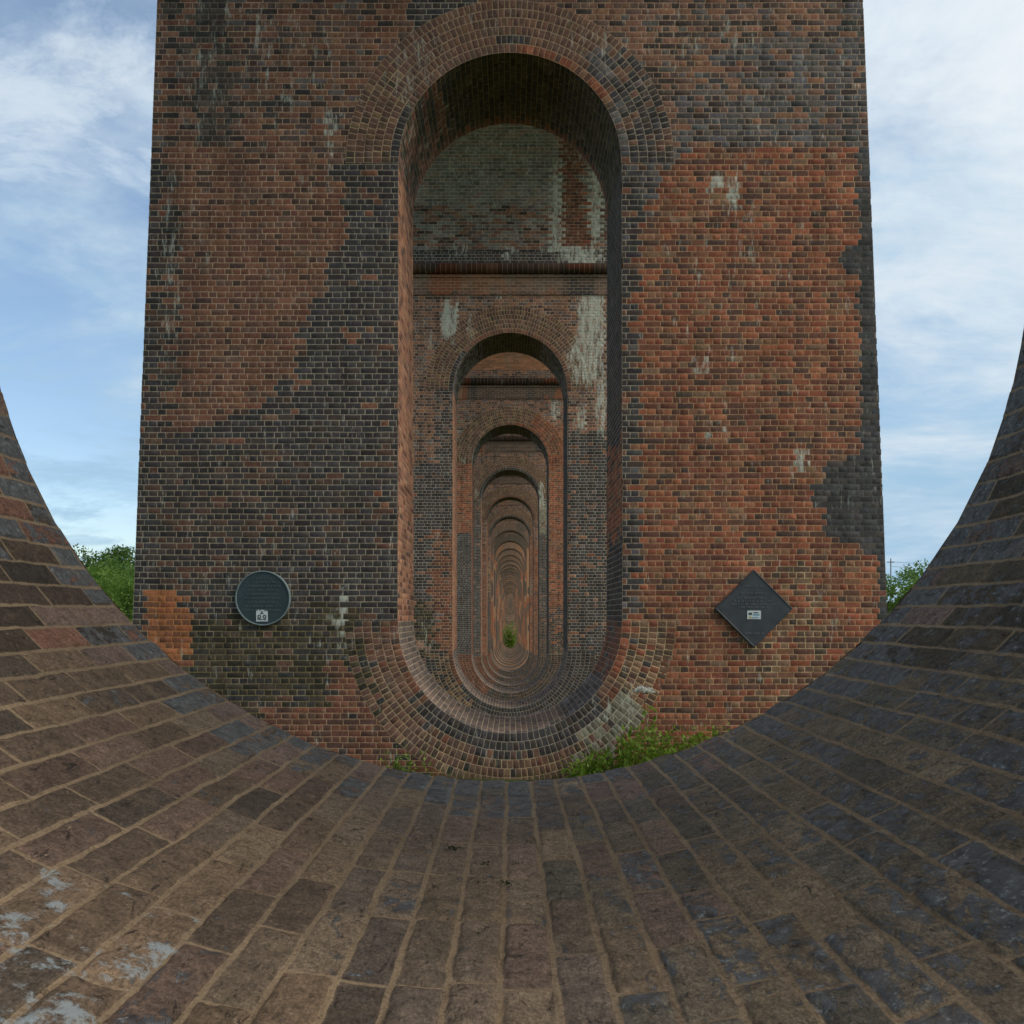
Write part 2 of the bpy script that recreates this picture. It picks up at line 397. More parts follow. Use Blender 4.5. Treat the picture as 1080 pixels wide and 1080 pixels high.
STAIN1 = [(360, 658, 7, 40, 1.0), (350, 680, 18, 20, .2), (750, 205, 4, 26, .7), (763, 188, 16, 8, .9), (776, 206, 4, 22, .7), (743, 385, 5, 15, .9), (778, 375, 4, 12, .7),
          (843, 485, 5, 16, .9), (751, 452, 9, 9, .7), (347, 130, 6, 22, .8), (345, 165, 3, 14, .4), (230, 120, 40, 14, .35), (690, 10, 3, 8, .8), (906, 95, 3, 22, .6), (180, 300, 12, 120, .35),
          (277, 575, 8, 12, .4), (700, 30, 160, 26, .22), (790, 215, 3, 40, .5), (770, 300, 70, 60, .14), (262, 640, 60, 40, .16), (300, 60, 60, 60, .25), (215, 70, 26, 110, .35)]

def types_second(px, py):
    N = len(px); r = RNG.random(N)
    x = px + (fbm(py / 14, px / 20, 23) - .5) * 14 + RNG.normal(0, 1.2, N); y = py + (fbm(px / 14, py / 14, 29) - .5) * 14
    t = np.full(N, 'PU', dtype='<U2')
    def put(m, k, p=1.0): t[m & (r < p)] = k
    put((x > 462) & (x < 538) & (y > 395) & (y < 500), 'DB', .6); put((x < 445) & (y > 500) & (y < 548), 'OR')
    put((x < 476) & (y > 488) & (y < 632), 'DB', .9); put((x > 455) & (x < 538) & (y > 560) & (y < 705), 'RL', .8)
    put((x < 462) & (y > 632) & (y < 720), 'OL', .6)
    put(y < 280, 'DB')
    put((x > 538) & (x < 604) & (y > 390), 'DB', .5); put((x > 600) & (y > 455), 'DB', .82); put((x > 538) & (y > 455) & (r > .95), 'RL')
    return t
STAIN2 = [(474, 336, 9, 22, 1.3), (478, 358, 3, 12, .8), (496, 332, 4, 26, .6), (525, 311, 4, 3, .9), (538, 311, 4, 3, .9), (625, 345, 16, 60, 1.25), (612, 380, 14, 26, 1.2), (636, 420, 8, 40, 1.0),
          (612, 440, 6, 14, 1.), (595, 297, 10, 12, .6), (630, 300, 14, 10, .8), (440, 345, 8, 10, .4), (455, 360, 8, 12, .5), (618, 520, 3, 10, .4), (450, 665, 8, 26, .5), (612, 270, 26, 8, 1.2), (535, 268, 4, 6, 1.), (470, 268, 30, 5, .4)]
def types_third(px, py):
    N = len(px); r = RNG.random(N)
    x = px + (fbm(py / 9, px / 9, 43) - .5) * 9 + RNG.normal(0, .8, N); y = py + (fbm(px / 9, py / 9, 49) - .5) * 9
    t = np.full(N, 'PU', dtype='<U2')
    def put(m, k, p=1.0): t[m & (r < p)] = k
    put((x < 538) & (y > 478), 'OR'); put((x < 500) & (y > 562), 'DB'); put((x < 510) & (y > 700), 'OR', .8)
    put((x > 560) & (y > 448), 'OR', .95); put((x > 560) & (y > 640), 'DM', .7); put((x > 574) & (y > 690), 'TN', .8)
    put((x < 492) & (y > 440) & (y < 478), 'GY', .4)
    return t
STAIN3 = [(586, 432, 4, 14, 1.0), (488, 492, 3, 20, .4)]

def types_generic(n):
    rg = random.Random(100 + n); d = YF(n)
    zones = {4: (('DM', 'DB', 'DB'), ('GY', 'DB', 'DM')), 5: (('PU', 'RL', 'OR'), ('PU', 'OR', 'RL')), 6: (('PU', 'TN', 'DB'), ('RL', 'PU', 'OR'))}[n]
    cuts = [(rg.uniform(2.5, 4.5), rg.uniform(-.5, 1.5)) for _ in range(2)]
    def f(px, py):
        x = (px - VX) * d / F; z = (VY - py) * d / F + RNG.normal(0, .12, len(px)); r = RNG.random(len(px)); t = np.full(len(px), 'PU', dtype='<U2')
        for i, sd in enumerate((x < 0, x >= 0)):
            for k, m in enumerate((z >= cuts[i][0], (z < cuts[i][0]) & (z >= cuts[i][1]), z < cuts[i][1])): t[sd & m & (z < 5.9) & (r < .88)] = zones[i][k]
        return t
    return f

def bond_rows(z0, z1, halfw):
    """English bond over a wall: arrays s0,s1,t0,t1,header"""
    out = []
    k0 = int(math.floor(z0 / COURSE)); k1 = int(math.ceil(z1 / COURSE))
    for k in range(k0, k1):
        head = k % 2 == 0; p = .108 if head else .2165
        n = int(11 / p); off = (.054 if head else 0) + random.uniform(-.012, .012)
        e = (np.arange(n + 1) - n // 2) * p + off + RNG.normal(0, .0035, n + 1)
        if not head:                                       # a closer slipped in here and there
            for _ in range(3):
                i = RNG.integers(2, n - 2); e[i] += .054 * RNG.choice((-1, 1))
        a = e[:-1]; b = e[1:]; hw = halfw((k + .5) * COURSE)
        a = np.maximum(a, -hw); b = np.minimum(b, hw); m = (b - a) > .03
        z = np.full(m.sum(), k * COURSE); w = RNG.normal(0, .0007, m.sum())
        out.append(np.stack([a[m], b[m], z + w, z + COURSE + w, np.full(m.sum(), float(head))], 1))
    return np.concatenate(out)

def void_pts(n, k=24, r=R):
    zt = TOP[n] - R; zb = BOT[n] + R
    arc_t = [(r * cos(a), zt + r * sin(a)) for a in np.linspace(0, pi, k + 1)]
    arc_b = [(r * cos(a), zb + r * sin(a)) for a in np.linspace(pi, 2 * pi, k + 1)]
    return arc_t + arc_b
def smap(n, s):
    """arc length from the bottom centre of the void -> x, z and inward normal"""
    zb = BOT[n] + R; zt = TOP[n] - R; q = pi * R / 2; J = zt - zb
    sg = np.sign(s); a = np.abs(s)
    th = np.where(a < q, a / R, np.where(a < q + J, pi / 2, pi / 2 + np.minimum((a - q - J) / R, pi / 2)))
    zc = np.where(a < q, zb, np.where(a < q + J, zb + (a - q), zt))
    nx = sg * np.sin(th); nz = -np.cos(th)
    return R * nx, zc + R * nz, -nx, -nz

def core(n, mat, name='pier_core', front=True, inset=0.0, void_r=R, lining_mat=None):
    """sides, back and (plain) front of a pier, pierced by its void"""
    b = MB(); zb = BOT[n] - 1.6; zt = ZSP
    P = void_pts(n, 24, void_r); k = 25
    right = [P[i] for i in range(0, 13)]; left = [P[i] for i in range(12, 25)]
    rb = [P[i] for i in range(25 + 12, 50)]; lb = [P[i] for i in range(25, 25 + 13)]
    polyR = [(0, zb), (HW(zb), zb), (HW(zt), zt), (0, zt)] + right[::-1] + rb[::-1]
    polyL = [(0, zt), (-HW(zt), zt), (-HW(zb), zb), (0, zb)] + lb[::-1] + left[::-1]
    for poly in (polyR, polyL):
        if front: b.face([(x, YF(n, z) + inset, z) for x, z in poly], poly)
        b.face([(x, YB(n, z) - (0 if front else 0), z) for x, z in poly[::-1]], poly[::-1])
        if not front: b.face([(x, YF(n, z) + inset, z) for x, z in poly], poly)
    for sg in (-1, 1):
        q = [(sg * HW(zb), YF(n, zb) + inset, zb), (sg * HW(zb), YB(n, zb), zb), (sg * HW(zt), YB(n, zt), zt), (sg * HW(zt), YF(n, zt) + inset, zt)]
        b.face(q if sg > 0 else q[::-1], [(p[1], p[2]) for p in (q if sg > 0 else q[::-1])])
    q = [(-HW(zt), YF(n, zt), zt), (HW(zt), YF(n, zt), zt), (HW(zt), YB(n, zt), zt), (-HW(zt), YB(n, zt), zt)]
    b.face(q, [(p[0], p[1]) for p in q])
    return b
def lining_quads(n, mat, parent, r=R, name='void_lining', s_from=None, y_in=0.0):
    b = MB(); q = pi * R / 2; J = TOP[n] - BOT[n] - 2 * R; tot = 2 * q + J
    ss = np.concatenate([np.linspace(0, q, 17), np.linspace(q, q + J, 5)[1:], np.linspace(q + J, tot, 17)[1:]])
    ss = np.concatenate([-ss[::-1], ss[1:]])
    x, z, nx, nz = smap(n, ss); g = r - R
    x = x - nx * g; z = z - nz * g
    for i in range(len(ss) - 1):
        if s_from is not None and max(abs(ss[i]), abs(ss[i + 1])) <= s_from: continue
        pts = [(x[i], YF(n, z[i]) + y_in, z[i]), (x[i], YB(n, z[i]), z[i]), (x[i + 1], YB(n, z[i + 1]), z[i + 1]), (x[i + 1], YF(n, z[i + 1]) + y_in, z[i + 1])]
        b.face(pts[::-1], [(u, s) for u, s in zip((0, TH, TH, 0), (ss[i], ss[i], ss[i + 1], ss[i + 1]))][::-1])
    return b.build(name, mat, parent)
def ring_quads(n, top, mat, parent, name):
    b = MB(); zc = TOP[n] - R if top else BOT[n] + R
    A = np.linspace(0, pi, 33) if top else np.linspace(pi, 2 * pi, 33)
    for side in (0,):
        for a0, a1 in zip(A[:-1], A[1:]):
            pts = [(r * cos(a), zc + r * sin(a)) for a, r in ((a0, R - .004), (a1, R - .004), (a1, R + .69), (a0, R + .69))]
            uv = [(a * (R + .34), r) for a, r in ((a0, 0.), (a1, 0.), (a1, .69), (a0, .69))]
            if side == 0: b.face([(x, YF(n, z) - .005, z) for x, z in pts], uv)
            else: b.face([(x, YB(n, z) + .008, z) for x, z in pts[::-1]], uv[::-1])
    return b.build(name, mat, parent)
def sweep(n, prof, mat, parent, name):
    """profile (projection, z) carried round the four sides of a pier"""
    b = MB()
    def corners(d, z): return [(-HW(z) - d, YF(n, z) - d, z), (HW(z) + d, YF(n, z) - d, z), (HW(z) + d, YB(n, z) + d, z), (-HW(z) - d, YB(n, z) + d, z)]
    acc = 0
    for (d0, z0), (d1, z1) in zip(prof[:-1], prof[1:]):
        a = corners(d0, z0); c = corners(d1, z1); L = math.hypot(d1 - d0, z1 - z0)
        for i in range(4):
            j = (i + 1) % 4; ax = 0 if i % 2 == 0 else 1
            b.face([a[i], a[j], c[j], c[i]], [(a[i][ax], acc), (a[j][ax], acc), (c[j][ax], acc + L), (c[i][ax], acc + L)])
        acc += L
    return b.build(name, mat, parent)
def impost(n, parent):
    sweep(n, [(0, 8.10), (.03, 8.11), (.03, 8.145), (.012, 8.15), (.012, 8.53), (.045, 8.55), (.045, 8.62), (.0, 8.63)], M['band'], parent, 'impost_band')
    a = np.linspace(-pi / 2, pi / 2, 9)
    prof = [(0, 8.635)] + [(.06 + .115 * cos(t), 8.765 + .13 * sin(t)) for t in a] + [(0, 8.90)]
    sweep(n, prof, M['roll'], parent, 'impost_roll')

# ------------------------------------------------------------------ materials
M = dict(cells=mat_cells(), near=mat_near(),
         tex_wall=mat_tex('far_brick_wall', .2165, COURSE, bright=1.3), tex_ring=mat_tex('far_brick_ring', COURSE, .115, ring=True, bright=1.35),
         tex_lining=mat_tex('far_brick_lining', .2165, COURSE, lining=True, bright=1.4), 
         roll=mat_tex('impost_brick', .13, .6, .5, .003, (.30, .31, .32)),
         band=mat_tex('impost_band_brick', .2165, COURSE, tint=(.78, .88, .98), bright=1.1),
         mortar=mat_plain('bedding_mortar', alb((104, 90, 74)), .95, .3, 12),
         track=mat_plain('parapet_stone', (.35, .33, .29), .9, .2, 3))

# ------------------------------------------------------------------ detailed piers
def face_map(n):
    return lambda s, t, h: (lambda w: np.stack([s + .5 * w, YF(n, t + w) - h - (fbm(s * 1.3, t * 1.3, 83, 2) - .5) * .006, t + w], -1))((fbm(s * .55, t * .4, 81, 2) - .5) * .022)
def ring_map(n, top):
    zc = TOP[n] - R if top else BOT[n] + R
    def f(s, t, h):                # s = angle, t = radius
        z = zc + t * np.sin(s); return np.stack([t * np.cos(s), YF(n, z) - h, z], -1)
    return f
def lin_map(n):
    def f(s, t, h):
        x, z, nx, nz = smap(n, s)
        y0 = YF(n, z); y1 = YB(n, z); y = y0 + (y1 - y0) * t
        return np.stack([x + nx * h, y, z + nz * h], -1)
    return f

def detailed_pier(n, parent, tfn, stains, zlo):
    zt_ring = TOP[n] - R; zb_ring = BOT[n] + R; RO = R + .69
    # wall
    B = Bricks(); a = bond_rows(zlo, 8.12 if n > 1 else ZSP, HW)
    if n > 1: a = np.concatenate([a, bond_rows(8.92, 9.2, HW)])
    s0, s1, t0, t1, hd = a.T
    zc = (t0 + t1) / 2
    # trim at the straight jambs, drop what the rings cover
    inj = (t1 > zb_ring) & (t0 < zt_ring)
    cut = inj & (s0 < R) & (s1 > R); s0 = np.where(cut, R, s0)
    cut = inj & (s0 < -R) & (s1 > -R); s1 = np.where(cut, -R, s1)
    xm = (s0 + s1) / 2
    drop = inj & (np.abs(xm) < R) | (s1 - s0 < .028)
    far = np.maximum(np.abs(s0), np.abs(s1))
    for zc0, up in ((zt_ring, 1), (zb_ring, -1)):
        dz = np.maximum(np.abs(t0 - zc0), np.abs(t1 - zc0))
        drop |= ((t0 > zc0 - .004) if up > 0 else (t1 < zc0 + .004)) & (np.hypot(far, dz) < RO - .02)
    k = ~drop; s0, s1, t0, t1, hd = s0[k], s1[k], t0[k], t1[k], hd[k]
    px, py = proj((s0 + s1) / 2, YF(n, 0), (t0 + t1) / 2)
    ty = tfn(px, py, hd > .5) if n == 1 else tfn(px, py)
    c, mc = colours(ty, light=1.0 if n == 1 else 1.2)
    B.add(face_map(n), s0, s1, t0, t1, c, mc, blob(px, py, stains))
    B.build('brick_wall', M['cells'], parent)
    # rings
    for top, nm in ((True, 'arch_ring'), (False, 'invert_ring')):
        B = Bricks(); A = [[], [], [], []]; rowi = []
        for i in range(6):
            r0 = R - .004 + i * .1157; r1 = R - .004 + (i + 1) * .1157
            m = int(round(pi * (r0 + .06) / COURSE)); e = np.linspace(0, pi, m + 1)
            e[1:-1] += RNG.normal(0, .0016, m - 1)
            if not top: e = e + pi
            for L, v in zip(A, (e[:-1], e[1:], np.full(m, r0), np.full(m, r1))): L.append(v)
            rowi.append(np.full(m, i))
        s0, s1, t0, t1 = [np.concatenate(v) for v in A]; rowi = np.concatenate(rowi)
        am = (s0 + s1) / 2; deg = np.degrees(am); zc = zt_ring if top else zb_ring
        rm = (t0 + t1) / 2; px, py = proj(rm * np.cos(am), YF(n), zc + rm * np.sin(am))
        N = len(am); r = RNG.random(N); ty = np.full(N, 'RG', dtype='<U2')
        if n == 1 and top:
            dj = deg + RNG.normal(0, 2, N)
            ty[(dj < 52) & (r < .8)] = 'BG'; ty[(dj < 44) & (rowi > 0) & (r < .5)] = 'DB'; ty[(dj > 140) & (r < .3)] = 'TN'
            ty[(rowi == 0) & (dj > 150)] = 'DB'; ty[(rowi == 0) & (deg > 33) & (deg < 86)] = 'OR'; ty[(rowi == 1) & (dj > 80) & (dj < 98)] = 'DB'
        elif n == 1:
            dj = deg + RNG.normal(0, 2, N)
            ty[(r < .3)] = 'RL'; ty[(rowi == 0) & (dj < 235)] = 'RB'; ty[(dj < 300) & (dj > 200) & (r < .25)] = 'TN'
            ty[(rowi <= 1) & (dj > 222) & (dj < 318)] = 'DB'; ty[(rowi == 2) & (dj > 255) & (dj < 300) & (r < .8)] = 'DB'
            ty[(rowi > 1) & (dj > 300) & (dj < 330) & (r < .85)] = 'GY'; ty[(dj >= 328)] = 'TN'; ty[(dj >= 328) & (r < .25)] = 'OR'; ty[(r > .95)] = 'DB'
            ty[(rowi < 1) & (dj > 330)] = 'OR'; ty[(rowi > 3) & (dj < 215) & (r < .7)] = 'OL'
        elif n == 2:
            if not top: ty[:] = 'DB'; ty[(deg < 235) & (r < .7)] = 'TN'; ty[(rowi == 0)] = 'RL'; ty[(rowi == 0) & (deg > 215)] = 'DB'
            else: ty[(r < .4)] = 'TN'; ty[(rowi == 0)] = 'RB'; ty[(rowi == 0) & (deg > 140)] = 'DB'
        else:
            if not top: ty[:] = 'DM'; ty[(deg < 240)] = 'RL'
            elif n == 3: ty[(r < .6)] = 'TN'; ty[(deg < 62)] = 'OR'; ty[(rowi == 0) & (deg < 95)] = 'OR'
            else: ty[(r < .4)] = 'TN'; ty[rowi == 0] = 'DB' if n != 5 else 'RL'
        c, mc = colours(ty)
        st = blob(px, py, stains)
        if n == 1 and top: st = np.maximum(st, .5 * ((deg > 125) & (deg < 150) & (rowi < 5)))
        if n == 1 and not top: st = np.maximum(st, .4 * ((deg > 300) & (deg < 335) & (rowi > 1)))
        # angular joints have to be scaled by the radius
        fm0 = ring_map(n, top)
        fm = lambda s, t, h: fm0(s / 2.0, t, h)
        B.add(fm, s0 * 2.0, s1 * 2.0, t0, t1, c, mc, st, base=.002, j=.0049)
        B.build(nm, M['cells'], parent)
    # lining of the void, seen in steep perspective
    B = Bricks(); q = pi * R / 2; J = TOP[n] - BOT[n] - 2 * R; tot = 2 * q + J
    m = int(round(tot / COURSE)); e = np.linspace(0, tot, m + 1); e = np.concatenate([-e[::-1], e[1:]])
    A = []
    for i in range(len(e) - 1):
        nb = 8 if n < 3 else 4; off = (.5 if i % 2 else 0) * (1 / nb) + random.uniform(-.01, .01)
        te = np.clip(np.arange(0, nb + 2) / nb - off, 0, 1)
        te = np.unique(te); k = len(te) - 1
        A.append(np.stack([np.full(k, e[i]), np.full(k, e[i + 1]), te[:-1], te[1:]], 1))
    s0, s1, t0, t1 = np.concatenate(A).T
    sm = (s0 + s1) / 2; tm = (t0 + t1) / 2; x, z, nx, nz = smap(n, sm); px, py = proj(x, YF(n), z)
    N = len(sm); r = RNG.random(N); ty = np.full(N, 'IN', dtype='<U2'); up = z > zt_ring; lo = z < zb_ring; jam = ~up & ~lo
    zj = z + RNG.normal(0, .12, N)
    if n == 1:
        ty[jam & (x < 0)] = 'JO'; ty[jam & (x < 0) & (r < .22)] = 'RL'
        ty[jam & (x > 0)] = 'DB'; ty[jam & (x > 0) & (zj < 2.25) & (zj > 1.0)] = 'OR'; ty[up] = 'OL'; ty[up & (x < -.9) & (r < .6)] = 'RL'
        ty[up & (tm > .9)] = 'RL'; ty[lo & (tm < .07)] = 'DB'; ty[lo & (x < -.9)] = 'IN'; ty[lo & (x > .75)] = 'BG'; ty[lo & (x > 1.2) & (r < .8)] = 'RL'
        ty[lo & (x > -.9) & (x < .5) & (tm < .4) & (r < .5)] = 'IN'
    else:
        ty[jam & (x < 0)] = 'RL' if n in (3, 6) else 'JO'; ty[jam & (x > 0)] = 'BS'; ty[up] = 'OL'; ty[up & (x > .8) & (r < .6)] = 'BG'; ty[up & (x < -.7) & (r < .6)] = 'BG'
        ty[lo & (x > 0) & (r < .6)] = 'BG'
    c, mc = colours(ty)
    c[lo & (tm > .93)] *= 1.5; c[jam & (x < 0) & (tm > .93)] *= 1.2
    jj = lambda s, t, h: lin_map(n)(s, t / TH, h)
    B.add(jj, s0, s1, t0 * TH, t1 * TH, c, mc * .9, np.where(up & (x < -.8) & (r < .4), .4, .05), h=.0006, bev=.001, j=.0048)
    B.build('void_lining', M['cells'], parent)

PIER_LABEL = {
    0: 'worn brick pier whose broad curved hollow with sandy mortar joints fills the foreground',
    1: 'tall brick pier in full view carrying the round and the diamond plaque',
    2: 'pier with white lime blotches and dark cornice, framed by the void of the plaque-bearing pier',
    3: 'orange-red sided brick pier directly behind the one blotched with white lime',
    4: 'dark-edged pier nested right behind the pier with the orange-red right side',
    5: 'brown pier nested second behind the pier with the orange-red right side',
    6: 'brown pier nested third behind the pier with the orange-red right side',
    7: 'small brown pier nested fourth behind the pier with the orange-red right side',
    8: 'small brown pier nested fifth behind the pier with the orange-red right side',
    9: 'small brown pier nested sixth behind the pier with the orange-red right side',
    10: 'small brown pier nested seventh behind the pier with the orange-red right side',
}
for n in range(NP):
    p = empty('viaduct_pier', (0, YF(n) + TH / 2, BOT[n] - .69))
    far_label = 'tiny distant pier showing as a thin brown outline in front of the green bush' if n < 18 else 'tiny distant pier deep in the nested voids, beyond the green bush'
    tag(p, PIER_LABEL.get(n, far_label), 'pier', 'brick piers of the viaduct in one line')
    det = 1 <= n <= 6
    if n == 0:
        core(n, None).build('pier_core', M['tex_wall'], p)
        ring_quads(n, True, M['tex_ring'], p, 'arch_ring'); ring_quads(n, False, M['tex_ring'], p, 'invert_ring')
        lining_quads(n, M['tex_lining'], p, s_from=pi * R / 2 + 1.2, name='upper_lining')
        impost(n, p)
        P0 = p
        continue
    if det:
        core(n, None, front=True, inset=.010, void_r=R + .012).build('pier_core', M['tex_wall'], p)
        lining_quads(n, M['mortar'], p, r=R + .012, name='void_core', y_in=.01)
        detailed_pier(n, p, {1: types_first, 2: types_second, 3: types_third}.get(n) or types_generic(n), {1: STAIN1, 2: STAIN2, 3: STAIN3, 4: [(571, 522, 3, 14, 1.2), (503, 522, 2, 8, .7), (540, 505, 16, 3, .5)]}.get(n, []), BOT[n] - 1.3)
    else:
        core(n, None).build('pier_core', M['tex_wall'], p)
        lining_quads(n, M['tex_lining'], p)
        ring_quads(n, True, M['tex_ring'], p, 'arch_ring'); ring_quads(n, False, M['tex_ring'], p, 'invert_ring')
    impost(n, p)

# ------------------------------------------------------------------ the near invert, every brick a worn little relief
def near_invert(parent):
    n = 0; cs = .0685; half = int((pi * R / 2 + 1.25) / cs)  # courses either side of the lowest one
    V = []; Q = []; C = []; MO = []; GL = []; PA = []; base = 0
    lm = lin_map(0); pitch = .228
    for k in range(-half, half):
        s0 = k * cs; s1 = s0 + cs
        far = TH - random.choice((.0, .0, .004, -.004)) + random.uniform(-.004, .004)
        ed = []; t = far; first = .115 if k % 2 else .215
        if random.random() < .2: first = .165
        ed.append(t); t -= first + random.uniform(-.01, .01)
        while t > .06:
            ed.append(t); t -= pitch + random.uniform(-.008, .008) - (.11 if random.random() < .03 else 0)
        ed.append(0.0); ed = ed[::-1]
        for t0, t1 in zip(ed[:-1], ed[1:]):
            row_far = t1 > TH - .02
            L = t1 - t0
            j = .0041 + random.uniform(-.001, .0014); jt = .0036 + random.uniform(-.001, .0014)
            nt = max(6, int(L / .013)); ns = 6
            tl = np.concatenate([[t0, t0 + jt * .5, t0 + jt, t0 + jt + .0025, t0 + jt + .007], np.linspace(t0 + jt + .016, t1 - jt - .016, nt), [t1 - jt - .007, t1 - jt - .0025, t1 - jt, t1 - jt * .5, t1]])
            sl = np.concatenate([[s0, s0 + j * .5, s0 + j, s0 + j + .0025, s0 + j + .006], np.linspace(s0 + j + .013, s1 - j - .013, ns), [s1 - j - .006, s1 - j - .0025, s1 - j, s1 - j * .5, s1]])
            rl = np.array([0, 0, 0, .6, .93]); rt = np.concatenate([rl, np.ones(nt), rl[::-1]]); rs = np.concatenate([rl, np.ones(ns), rl[::-1]])
            T, Sg = np.meshgrid(tl, sl, indexing='ij'); rise = rt[:, None] * rs[None]
            tl2, sl2 = random.gauss(0, .0012), random.gauss(0, .0008)
            hb = .0045 + random.gauss(0, .0014)
            ins = (rise > 0)
            wear = (fbm(Sg * 22, T * 22, 71, 3) - .5) * .006 + (fbm(Sg * 90, T * 60, 72, 2) - .5) * .0022
            edge = np.clip(1 - rise, 0, 1)
            H = rise * (hb + tl2 * (T - (t0 + t1) / 2) / (L / 2) + sl2 * (Sg - (s0 + s1) / 2) / (cs / 2) + wear)
            chip = np.clip(fbm(Sg * 34, T * 34, 91, 2) - .60, 0, 1) * .05
            dist = np.minimum(np.minimum(T - t0, t1 - T) , np.minimum(Sg - s0, s1 - Sg))
            H = H - ins * chip * np.clip(1 - dist / .02, 0, 1)
            mort_h = (fbm(Sg * 12, T * 12, 55, 2) - .5) * .006 + (vn(Sg * 130, T * 130, 57) - .5) * .0014 + .001
            H = np.where(ins, np.maximum(H, -.002) + mort_h * (1 - rise), mort_h)
            Sw = Sg + (fbm(Sg * 10, T * 7, 61, 2) - .5) * .0055 + (fbm(Sg * 45, T * 40, 63, 2) - .5) * .005
            Tw = T + (fbm(Sg * 10, T * 10, 65, 2) - .5) * .007 * np.clip((TH - T) / .05, 0, 1)
            P = lm(Sw, np.maximum(Tw, 0) / TH, H)
            a, b = P.shape[:2]; V.append(P.reshape(-1, 3))
            I = np.arange(a * b).reshape(a, b) + base
            Q.append(np.stack([I[:-1, :-1], I[1:, :-1], I[1:, 1:], I[:-1, 1:]], -1).reshape(-1, 4)); base += a * b
            mf = np.minimum(np.minimum(rise[:-1, :-1], rise[1:, :-1]), np.minimum(rise[1:, 1:], rise[:-1, 1:])) <= 0
            mx = np.maximum(np.maximum(rise[:-1, :-1], rise[1:, :-1]), np.maximum(rise[1:, 1:], rise[:-1, 1:]))
            mo = np.where(mx <= 0, 1.0, np.where(mx < .7, .15, 0.)).ravel()
            nf = len(mo)
            x, z, _, _ = smap(0, np.array([(s0 + s1) / 2])); yc = Y0 + (t0 + t1) / 2
            px, py = proj(x[0], yc, z[0])
            # colour of the brick: brown to the left and in the middle, blue-black to the right and along the far edge
            r = random.random()
            pq = px + random.gauss(0, 90); qx = px + random.gauss(0, 60)
            if pq < 330: pal = [(80, 64, 55), (72, 58, 51), (88, 70, 59), (66, 55, 50), (82, 64, 58)]
            elif pq < 690: pal = [(92, 76, 66), (86, 71, 63), (98, 80, 68), (80, 67, 62), (90, 72, 66)]
            else: pal = [(86, 73, 64), (82, 70, 62), (92, 77, 66), (76, 67, 61)]
            c = np.array(random.choice(pal), float) * (.955, 1.0, .975)
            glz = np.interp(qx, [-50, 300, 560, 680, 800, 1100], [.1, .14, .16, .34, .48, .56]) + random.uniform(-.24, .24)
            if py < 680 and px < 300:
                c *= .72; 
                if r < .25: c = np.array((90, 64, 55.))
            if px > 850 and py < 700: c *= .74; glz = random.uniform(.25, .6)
            if row_far or (t1 > TH - .3 and random.random() < .55):
                glz = random.uniform(.6, 1.0) if r < .8 else glz
                if r > .8: c = np.array((84, 70, 65.))
            pnt = 0.
            if px < 230 and py > 830: pnt = np.clip((py - 830) / 150, 0, 1) * np.clip((290 - px) / 170, 0, 1) * random.uniform(.8, 1.2)
            if 330 < px < 400 and 790 < py < 850: pnt = .75
            if px > 800 and random.random() < .16: pnt = random.uniform(.35, .7)
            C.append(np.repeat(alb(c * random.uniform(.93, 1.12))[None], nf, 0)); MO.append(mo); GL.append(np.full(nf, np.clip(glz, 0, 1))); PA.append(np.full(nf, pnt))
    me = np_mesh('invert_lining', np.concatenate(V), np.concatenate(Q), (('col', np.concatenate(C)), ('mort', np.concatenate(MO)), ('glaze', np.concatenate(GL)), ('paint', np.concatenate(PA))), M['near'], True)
    o = link(bpy.data.objects.new('invert_lining', me)); child_of(o, parent)
    b = MB(); ss = np.linspace(-half * cs, half * cs, 90); x, z, nx, nz = smap(0, ss)
    x = x - nx * .006; z = z - nz * .006
    for i in range(len(ss) - 1):
        b.face([(x[i], Y0 + .01, z[i]), (x[i + 1], Y0 + .01, z[i + 1]), (x[i + 1], YB(0, z[i + 1]) - .004, z[i + 1]), (x[i], YB(0, z[i]) - .004, z[i])])
    b.build('mortar_bed', M['mortar'], parent)
near_invert(P0)
P0.location.x -= .0106; P0.location.y += .05

